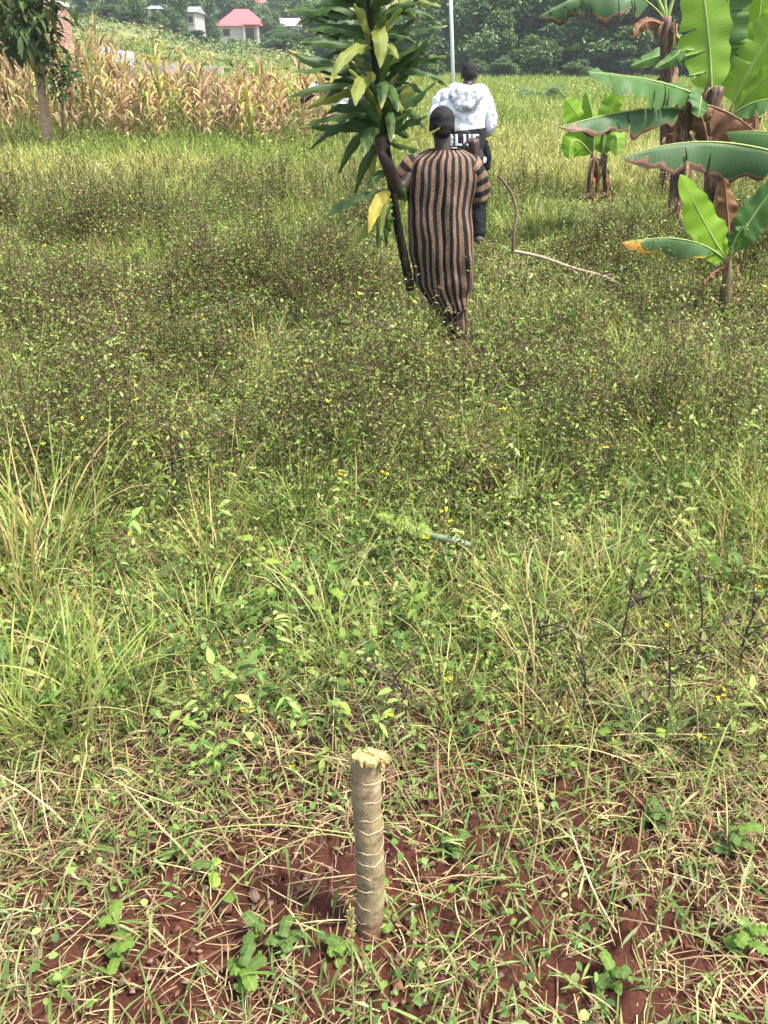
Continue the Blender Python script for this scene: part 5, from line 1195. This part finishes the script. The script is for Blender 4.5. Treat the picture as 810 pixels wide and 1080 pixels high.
def house(px0, px1, Yh, wall_h, roof_h, wall_mat, roof_mat, label, depth=6, hip=True, openings=(), ov=.5, name="house", base_z=None, ridge=.35):
    a = Wg(px0, Yh); c_ = Wg(px1, Yh); z0 = min(a.z, c_.z) if base_z is None else base_z
    cx = (a.x + c_.x) / 2; w = abs(c_.x - a.x); r_ = empty(name, Vector((cx, Yh + depth / 2, z0)), label, "house")
    bm = bmesh.new(); add_box(bm, Vector((cx, Yh + depth / 2, z0 + wall_h / 2 - .5)), (w, depth, wall_h + 1)); bm_obj("wall", bm, wall_mat, r_)
    zt = z0 + wall_h + .02; x0, x1, y0, y1 = cx - w / 2 - ov, cx + w / 2 + ov, Yh - ov, Yh + depth + ov
    bm = bmesh.new()
    if hip:
        rg = w * ridge; p = [Vector((x0, y0, zt)), Vector((x1, y0, zt)), Vector((x1, y1, zt)), Vector((x0, y1, zt))]; q1 = Vector((cx - rg / 2, Yh + depth / 2, zt + roof_h)); q2 = Vector((cx + rg / 2, Yh + depth / 2, zt + roof_h))
        vs = [bm.verts.new(v_) for v_ in p + [q1, q2]]
        for f_ in ((0, 1, 5, 4), (1, 2, 5), (2, 3, 4, 5), (3, 0, 4), (3, 2, 1, 0)): bm.faces.new([vs[i] for i in f_])
    else:
        vs = [bm.verts.new(v_) for v_ in (Vector((x0, y0, zt)), Vector((x1, y0, zt)), Vector((x1, y1, zt)), Vector((x0, y1, zt)), Vector((x0, (y0 + y1) / 2, zt + roof_h)), Vector((x1, (y0 + y1) / 2, zt + roof_h)))]
        for f_ in ((0, 1, 5, 4), (2, 3, 4, 5), (1, 2, 5), (3, 0, 4), (3, 2, 1, 0)): bm.faces.new([vs[i] for i in f_])
    rf_ = bm_obj("roof", bm, roof_mat, r_)
    for (kind, fx, fz, fw, fh) in openings:
        bm = bmesh.new(); add_box(bm, Vector((x0 + ov + w * fx, Yh - .012, z0 + fz + fh / 2)), (fw, .06, fh)); w_ = bm_obj(kind, bm, M_dkwin, r_)
        bm = bmesh.new(); 
        for sx in (-1, 1): add_box(bm, Vector((x0 + ov + w * fx + sx * (fw / 2 + .05), Yh - .03, z0 + fz + fh / 2)), (.1, .1, fh + .2))
        add_box(bm, Vector((x0 + ov + w * fx, Yh - .03, z0 + fz - .05)), (fw, .1, .1)); add_box(bm, Vector((x0 + ov + w * fx, Yh - .03, z0 + fz + fh + .05)), (fw, .1, .1)); bm_obj("frame", bm, wall_mat, w_)
    return r_, cx, w, z0
zr = W(250, 45, 148).z
r_, cx, w, z0 = house(233, 275, 148, 2.3, 2.5, M_cream, M_redroof, "cream house with a bright red hipped roof and dark porch on the far slope", 8, True, (("window", .17, .9, 1.1, 1.0), ("door", .76, .1, 1.3, 1.95)), .7, base_z=zr)
bm = bmesh.new(); add_box(bm, Vector((cx + w * .34, 146.8, zr + 2.42)), (w * .42, 2.2, .12)); bm_obj("porch_roof", bm, M_redroof, r_)
for k in (.16, .5):
    bm = bmesh.new(); add_box(bm, Vector((cx + w * k, 146, zr + .68)), (.22, .22, 3.36)); bm_obj("porch_post", bm, M_cream, r_)
house(285, 314, 160, 1.9, 1.3, M_wwall, M_iron, "small white shed with pale iron roof on the far slope", 6, False, (("door", .7, .1, .9, 1.6),), .4, base_z=W(300, 41, 160).z)
house(199, 208, 130, 2.2, .8, M_wwall, M_iron, "white gabled house wall showing between two dark trees", 7, False, (("window", .5, .9, .7, .8),), .3, base_z=W(203, 32, 130).z)
house(158, 171, 160, 1.6, .9, M_conc, M_iron, "grey roofed house on the brow above the yellow slope", 7, True, (("window", .5, .8, .9, .9),), .5, base_z=W(164, 21, 160).z)
house(255, 290, 235, 2.2, 2.6, M_cream, M_redroof, "farther red roofed house near the top edge above the first", 8, True, (("window", .3, .8, 1.2, 1.0),), .6, base_z=W(275, 14, 235).z)
# unfinished brick house behind the corner tree
a = Wg(87, 44); z0 = Wg(60, 38).z; hx = a.x - 3.6
r_ = empty("brick_house", Vector((hx, 41, z0)), "unfinished red brick house half hidden behind the corner tree", "house")
bm = bmesh.new(); add_box(bm, Vector((hx, 41, z0 + 2.05)), (7.2, 6, 3.3)); bm_obj("wall", bm, M_brick, r_)
bm = bmesh.new(); add_box(bm, Vector((hx, 41, z0 + .1)), (7.5, 6.3, .58)); bm_obj("plinth", bm, M_conc, r_)
bm = bmesh.new(); add_box(bm, Vector((hx, 41, z0 + 3.78)), (7.3, 6.1, .16)); bm_obj("ring_beam", bm, M_conc, r_)
for k in (-.25, .2):
    bm = bmesh.new(); add_box(bm, Vector((hx + 7.2 * k, 37.99, z0 + 2.0)), (1.2, .08, 1.3)); w_ = bm_obj("window", bm, M_dkwin, r_)
    bm = bmesh.new(); add_box(bm, Vector((hx + 7.2 * k, 37.97, z0 + 2.73)), (1.5, .14, .16)); bm_obj("lintel", bm, M_conc, w_)
bm = bmesh.new(); add_box(bm, Vector((hx + 3.1, 37.95, z0 + .75)), (.45, .14, .5)); bm_obj("vent_opening", bm, M_dkwin, r_)
# low block wall and pale sheets on the slope foot
a, c_ = W(150, 72, 62), W(236, 77, 62)
r_ = empty("block_wall", Vector((a.x, 62, ground(a.x, 62))), "long low grey concrete block wall behind the maize", "wall")
M_block = plain("grey_blocks", (.42, .37, .34), .9, .22, 2.2, .2)
zb = ground(a.x, 62); bm = bmesh.new(); nseg = 13
for k in range(nseg):
    f_ = (k + .5) / nseg; hb_ = (W(150 + 86 * f_, 65.5 + 5 * f_ + (2.2 * math.sin(k * 2.2) if k < 6 else .4 * math.sin(k)), 62)).z - zb; x_ = a.x + (c_.x - a.x) * f_
    add_box(bm, Vector((x_, 62, zb + hb_ / 2 - .2)), ((c_.x - a.x) / nseg - .01, .22, hb_ + .4))
bm_obj("wall_run", bm, M_block, r_)
bm = bmesh.new()
for k in range(0, nseg, 3): add_box(bm, Vector((a.x + (c_.x - a.x) * (k + .5) / nseg, 61.86, zb + (W(150, 67.5 + 4 * (k + .5) / nseg, 62).z - zb) / 2)), (.22, .1, W(150, 67.5 + 4 * (k + .5) / nseg, 62).z - zb))
bm_obj("pier", bm, M_conc, r_)
for px0, px1, py0, py1, lab in ((104, 118, 48, 68, "pale blue grey iron sheet leaning at the field edge, next to the brick house"), (120, 141, 52, 68, "second pale iron sheet standing nearer to the low block wall")):
    a = W(px0, py1, 52); c_ = W(px1, py1, 52); zt = W(px0, py0, 52).z; n = 28; V = []; Qs = []
    zb_ = ground(a.x, 52) - .05
    for i in range(n + 1):
        x_ = a.x + (c_.x - a.x) * i / n; yy_ = 52 + .03 * math.sin(i * 1.9)
        V += [(x_, yy_, zb_), (x_, yy_ + .25, zt - .12 * i / n)]
    for i in range(n): Qs.append((2 * i, 2 * i + 2, 2 * i + 3, 2 * i + 1))
    o = solo("iron_sheet", V, Qs, M_iron, Vector((a.x, 52, zb_))); s_ = o.modifiers.new("t", 'SOLIDIFY'); s_.thickness = .012; tag(o, lab, "iron sheet")
# white pole
B = Wg(479, 46); T = W(473, -60, 45.6)
r_ = empty("pole", B, "tall thin white metal pole rising behind the man in the jacket", "pole")
M_pole = plain("white_painted_metal", (.72, .73, .75), .45, .08, 4, .4)
tube("post", [B - Vector((0, 0, .3)), B.lerp(T, .5), T], [.095, .085, .075], M_pole, r_, 14)
bm = bmesh.new(); add_box(bm, B + Vector((0, 0, .05)), (.5, .5, .22)); bm_obj("footing", bm, M_conc, r_)
bm = bmesh.new(); add_box(bm, T + Vector((0, 0, .02)), (.2, .2, .06)); bm_obj("cap", bm, M_pole, r_)

# ------------------------------------------------------------------ sticks, cut leaf, foreground plants
YS = 7.0
M_twig = plain("grey_brown_twig", (.13, .085, .06), .85, .4, 30, .2, .5, 0, .005); M_pale = plain("pale_dry_stick", (.34, .25, .17), .85, .3, 25, .2, .5, 0, .005)
r_ = empty("stick", W(543, 265, YS), "crooked dry stick with one end bent upright lying in the meadow right of the people", "stick")
tube("upright_end", catmull([W(527, 186, 7.1), W(540, 205, 7.1), W(545, 225, 7.05), W(542, 245, 7.0), W(541, 266, YS)], 6), list(np.linspace(.010, .015, 25)), M_twig, r_, 8)
tube("lying_length", catmull([W(541, 265, YS), W(570, 271, 6.85), W(605, 283, 6.62), W(635, 291, 6.45), W(654, 300, 6.28)], 6), list(np.linspace(.016, .010, 25)), M_pale, r_, 8)
for p0, p1 in (((606, 283, 6.62), (610, 277, 6.62)), ((604, 283, 6.62), (607, 289, 6.58)), ((636, 291, 6.45), (646, 289, 6.45)), ((625, 288, 6.52), (621, 293, 6.45))): tube("side_twig", [W(*p0), W(*p1)], [.007, .003], M_pale, r_, 6)
# cut leaf blade lying in the grass
YL = 2.95
r_ = empty("cut_leaf", W(452, 562, 2.66), "cut yellow green leaf blade with a grey green butt lying in the grass", "leaf")
big_leaf(r_, W(458, 566, 2.56), W(430, 551, 2.63), W(398, 541, 2.74), .075, leaf_mat("cut_leaf_blade", (.22, .29, .06), (.15, .22, .045), (.36, .38, .12), ((.42, .38, .12), (.3, .2, .09)), .2, .25, .15, 'long'), (0, -.35, 1), .2, 0, 22, 6, .006, tears=1, seed=4, midrib=False, prof=lambda t: min(1, .45 + 2.5 * t) * (1 - .55 * t ** 3))
tube("butt", [W(455, 565, 2.56), W(478, 570, 2.53), W(497, 575, 2.50)], [.013, .015, .010], plain("grey_green_sheath", (.17, .22, .12), .6, .25, 20), r_, 10)

def tuft(px, Yt, n, hmin, hmax, label, cols, spread=.06, wmin=.004, wmax=.009):
    B = Wg(px, Yt); v = Veg(); r0 = rng
    x_ = B.x + r0.normal(0, spread, n); y_ = B.y + r0.normal(0, spread, n); c = pick(n, cols, None, .2)
    az = np.arctan2(y_ - B.y, x_ - B.x) + r0.normal(0, .5, n)
    v.blades(on(x_, y_, -.01), az, U(n, hmin, hmax), U(n, wmin, wmax), U(n, .02, .35), U(n, .5, 1.8), c, 7, c * np.array([1.25, 1.15, 1]))
    V, Qs, C_ = v.arrays(); o = solo("grass_tuft", V, Qs, M_grass, B, C_, smooth_=False); return tag(o, label, "grass tuft")
GL = GREEN[1:3] + LIME + [(.3, .31, .12), (.42, .36, .17)]
tuft(22, 1.62, 60, .25, .6, "tall green grass tuft at the left edge, nearest the camera", GL)
tuft(70, 1.60, 55, .25, .62, "upright green grass tuft second in from the left edge", GL)
tuft(120, 1.75, 60, .2, .42, "green and straw grass tuft left of the bare soil", GL + STRAW[:1])
tuft(20, 2.3, 110, .3, .75, "straw pale grass tuft high on the left edge", LIME + STRAW[:2], .09)
tuft(60, 2.6, 90, .3, .7, "yellow green grass tuft behind the left edge tufts", LIME + STRAW[:1], .09)
tuft(25, 3.5, 70, .35, .85, "tallest light green grass tuft rising into the weed belt at left", GL, .08)
tuft(300, 2.75, 70, .2, .4, "dark green grass tuft left of the cut leaf blade", GREEN, .05)
tuft(375, 3.5, 40, .2, .42, "spiky lime grass tuft just behind the cut leaf blade", LIME, .03, .006, .012)
tuft(678, 1.6, 34, .12, .26, "small spiky blue green grass tuft above the lying straw", [(.12, .19, .07), (.16, .23, .09)], .012)
tuft(655, 5.2, 30, .2, .36, "pale lime broad grass tuft among weeds below the long stick", LIME, .03, .012, .025)
tuft(738, 3.0, 40, .12, .26, "fresh green broad leaved tuft at the right among dark weeds", [(.08, .18, .04), (.11, .22, .05)], .04, .012, .024)
tuft(800, 2.7, 60, .2, .4, "light green grass tuft cut by the right edge of the photo", LIME, .07)
tuft(560, 2.2, 60, .15, .34, "straw flecked grass tuft between the stump and the right dry weeds", GL + STRAW[:2], .06)
tuft(215, 2.05, 60, .15, .36, "green grass tuft above the round leaved seedlings of the bare patch", GL, .05)

tuft(412, 5.55, 90, .2, .45, "green grass tuft under the dracaena leaves left of the dress", GREEN[1:3] + LIME, .09)
tuft(436, 5.35, 90, .18, .40, "green grass tuft hiding the butt of the carried dracaena stem", GREEN[1:3] + LIME, .07)
tuft(450, 5.75, 70, .2, .38, "shaded grass tuft behind the dress hem", GREEN, .08)
def sprout(px, Yt, hgt, nl, leaf, label, cols, round_=.85):
    B = Wg(px, Yt); r_ = empty("seedling", B, label, "seedling")
    tube("stem", [B - Vector((0, 0, .02)), B + Vector((.01, 0, hgt * .5)), B + Vector((0, .01, hgt))], [.0032, .0028, .002], plain("green_stem", (.12, .16, .05), .6), r_, 6)
    for k in range(nl):
        az = k * 2.3 + px; d = Vector((math.cos(az), math.sin(az), 0)); P0 = B + Vector((0, 0, hgt * (.45 + .55 * k / max(1, nl - 1)))); L = .62 * leaf * random.uniform(.55, 1.2)
        big_leaf(r_, P0, P0 + d * (L * .9) + Vector((0, 0, L * .45)), P0 + d * (L * 1.45) + Vector((0, 0, L * random.uniform(-.1, .35))), L * round_, random.choice(cols), (d.x * -.2, d.y * -.2, 1), .2, .32, 12, 6, .004, seed=k + px, midrib=False, prof=lambda t: math.sin(math.pi * min(1, t ** .7)) ** .5 if 0 < t < 1 else 0)
M_sl = leaf_mat("seedling_leaf", (.15, .23, .035), (.10, .17, .03), (.2, .3, .08), None, trans=.4); M_sd = leaf_mat("dark_seedling_leaf", (.085, .135, .026), (.055, .095, .02), (.12, .18, .07), None, trans=.25)
M_sy = leaf_mat("lime_seedling_leaf", (.24, .34, .05), (.2, .3, .045), (.3, .38, .1), None, trans=.4)
for a_ in ((268, 2.48, .2, 4, .062, "round leaved vine seedling with lime leaves left of the others", [M_sl, M_sy]), (300, 2.32, .18, 3, .07, "seedling with one large round lime leaf on top", [M_sy]), (330, 2.15, .16, 3, .055, "round leaved lime seedling near the field centre", [M_sy]), (362, 2.15, .17, 4, .06, "pale lime seedling pair of leaves rightmost of the round leaved row", [M_sy, M_sl]),
           (296, 1.95, .12, 4, .055, "lime seedling below the round leaved row", [M_sy, M_sl]), (235, 2.4, .12, 4, .06, "bluish green seedling in the grass left of the lime ones", [M_sd, M_sl]), (80, 2.75, .2, 3, .11, "seedling with one big dark green leaf in the left grass", [M_sd]),
           (125, 1.03, .10, 3, .055, "bright green seedling in the bottom left soil", [M_sl]), (128, .97, .07, 3, .05, "glossy green seedling next to the bottom left bright one", [M_sl, M_sd]), (68, .93, .05, 3, .035, "tiny bright seedling at the bottom edge", [M_sl]), (247, 1.12, .05, 2, .028, "lone tiny lime seedling on bare red soil", [M_sl]), (272, 1.03, .08, 4, .04, "dark green seedling on the soil left of the stump", [M_sd]), (300, 1.0, .08, 5, .045, "grey green seedling just left of the stump foot", [M_sd]), (260, .93, .09, 6, .05, "leafy dark seedling at the bottom edge left of the stump", [M_sd, M_sl]),
           (357, .98, .08, 4, .026, "small lime seedling in front of the stump", [M_sl]), (405, 1.06, .05, 3, .025, "tiny seedling touching the right foot of the stump", [M_sl]), (365, 1.0, .05, 2, .045, "blue green leaf seedling at the stump foot", [M_sd]), (480, 1.25, .07, 4, .05, "dull green seedling right of the stump", [M_sd]), (640, .93, .08, 5, .045, "light green seedling at the bottom edge on the right", [M_sl, M_sd]), (690, 1.33, .08, 6, .05, "cluster of grey green round leaves in the right soil", [M_sd]), (770, 1.25, .1, 5, .055, "broad round leaved seedling at the right edge", [M_sd, M_sl]), (640, 1.6, .1, 4, .06, "broad leaf seedling under the lying straw", [M_sd, M_sl]), (690, 1.56, .09, 2, .045, "seedling with one pale shiny leaf below the lying straw", [M_sy]),
           (188, 1.25, .05, 4, .045, "dull green seedling on the edge of the bare soil", [M_sd]), (225, 1.2, .05, 3, .045, "yellowish seedling on the bare soil patch", [M_sy, M_sd]), (780, 1.0, .1, 6, .05, "lush green seedling in the bottom right corner", [M_sl])):
    sprout(*a_)

def dry_weed(px, Yt, h, label, nb=7):
    B = Wg(px, Yt); r_ = empty("dry_weed", B, label, "weed"); rd = random.Random(px); M = M_dw
    P = catmull([B - Vector((0, 0, .02)), B + Vector((rd.uniform(-.03, .03), 0, h * .5)), B + Vector((rd.uniform(-.08, .08), rd.uniform(-.05, .05), h))], 5); tube("stem", P, list(np.linspace(.0042, .0018, len(P))), M, r_, 6)
    for k in range(nb):
        i = rd.randint(2, len(P) - 2); az = rd.uniform(0, TAU); L = rd.uniform(.08, .2); d = Vector((math.cos(az) * .7, math.sin(az) * .7, .75))
        tip_ = P[i] + d * L; tube("branch", [P[i], P[i] + d * L * .5 + Vector((0, 0, -.01)), tip_], [.0024, .002, .0012], M, r_, 5)
        v = Veg(); n = 7; t = np.array([rd.random() for _ in range(n)])[:, None]; p = np.array(P[i]) * (1 - t) + np.array(tip_) * t
        v.leaves(p, U(n, 0, TAU), U(n, -.6, .6), U(n, .015, .035), U(n, .007, .014), U(n, 0, .8), pick(n, [(.09, .13, .03), (.06, .045, .03), (.2, .2, .07)], None, .3)); V, Qs, C_ = v.arrays(); part("leaves", V, Qs, M_weed, r_, C_, smooth_=False)
M_dw = plain("dark_weed_stem", (.05, .03, .024), .8, .4, 40)
for a_ in ((648, 1.95, .42, "dark branching dry weed left of the two in the right foreground"), (700, 1.62, .40, "dark bare weed crossing the lying straw"), (722, 1.85, .46, "tallest dark weed in the right foreground"), (610, 1.65, .36, "dark weed standing left of the spiky blue tuft"), (780, 1.9, .38, "dark weed near the right edge above the soil"), (560, 1.95, .32, "thin dark weed behind the straw flecked tuft"), (430, 1.7, .26, "dark twiggy weed behind the stump"), (185, 2.9, .5, "single tall dark weed stem in the left grass")): dry_weed(*a_)

# single stalks
def stalk(name, pts, r0_, r1_, mat, label, head_=None):
    o = empty(name, pts[0], label, "stalk"); P = catmull(pts, 8); tube("stem", P, list(np.linspace(r0_, r1_, len(P))), mat, o, 6)
    if head_:
        v = Veg(); n = 150; t = rng.random(n) ** 1.0; i0 = int(len(P) * head_); seg = P[i0:]; idx = (t * (len(seg) - 1)).astype(int); p = np.array([tuple(seg[i]) for i in idx])
        v.diamonds(p, U(n, 0, TAU), U(n, .3, 1.3), U(n, .008, .016), U(n, .002, .0045), pick(n, [(.3, .24, .1), (.24, .17, .08), (.3, .3, .1)])); V, Qs, C_ = v.arrays(); part("seed_head", V, Qs, M_straw, o, C_, smooth_=False)
    return o
M_gst = plain("green_stalk", (.22, .24, .08), .6, .25, 20); M_sst = plain("straw_stalk", (.44, .34, .18), .7, .25, 20)
gz = ground(.2, .62)
stalk("grass_stalk", [Vector((W(680, 1090, .7).x, .66, ground(.3, .66))), W(684, 1060, .72), W(694, 960, .74), W(706, 880, .77), W(716, 815, .8)], .0022, .001, M_gst, "brown spiky seed stalk rising close to the camera at lower right", .25)
stalk("grass_stalk", [Vector((W(373, 1080, .85).x, .85, ground(0, .85))), W(372, 1040, .85), W(371, 1000, .86), W(369, 955, .87)], .0026, .0016, M_gst, "yellow green upright stalk in front of the stump", .75)
stalk("grass_stalk", [Vector((W(95, 560, 2.6).x, 2.6, ground(-.8, 2.6))), W(100, 520, 2.6), W(98, 480, 2.6), W(115, 455, 2.55)], .003, .0012, M_sst, "thin straw seed stalk bending over in the left grass", .6)
o = stalk("straw_stalk", [W(622, 790, 1.6) + Vector((0, 0, .05)), W(680, 787, 1.6) + Vector((0, 0, .05)), W(740, 788, 1.6) + Vector((0, 0, .05)), W(790, 786, 1.6) + Vector((0, 0, .06))], .0022, .0018, M_sst, "long straight straw lying level across the right weeds")
stalk("straw_stalk", [W(150, 920, 1.2) + Vector((0, 0, .05)), W(210, 900, 1.25) + Vector((0, 0, .08)), W(290, 890, 1.25) + Vector((0, 0, .07)), W(372, 888, 1.25) + Vector((0, 0, .03))], .002, .0016, M_gst, "arched green runner stalk reaching the stump from the left")
stalk("straw_stalk", [W(205, 1000, 1.02) + Vector((0, 0, .05)), W(270, 945, 1.1) + Vector((0, 0, .1)), W(330, 905, 1.2) + Vector((0, 0, .08)), W(372, 895, 1.25) + Vector((0, 0, .04))], .002, .0014, M_gst, "second green runner stalk arching over the bare soil")
stalk("straw_stalk", [W(660, 1000, 1.03), W(625, 950, 1.08) + Vector((0, 0, .03)), W(600, 880, 1.2) + Vector((0, 0, .02))], .003, .002, M_sst, "thick pale broken straw lying at lower right")
stalk("straw_stalk", [W(0, 945, 1.15) + Vector((0, 0, .12)), W(15, 900, 1.2) + Vector((0, 0, .15)), W(30, 875, 1.2) + Vector((0, 0, .12))], .006, .004, M_sst, "pale curved dead stalk at the lower left edge")

# ------------------------------------------------------------------ haze over the far slope
m = bpy.data.materials.new("haze_air"); m.use_nodes = True; nt = m.node_tree; nt.nodes.remove(nt.nodes["Principled BSDF"])
pv = nt.nodes.new("ShaderNodeVolumePrincipled"); pv.inputs["Color"].default_value = (.93, .97, 1.0, 1); pv.inputs["Density"].default_value = .00045
nt.links.new(pv.outputs[0], nt.nodes["Material Output"].inputs["Volume"])
bm = bmesh.new(); add_box(bm, Vector((0, 420, 62)), (1900, 1100, 150)); hz = bm_obj("haze", bm, m); tag(hz, "pale haze over the far wooded hills", "haze", None, "stuff")
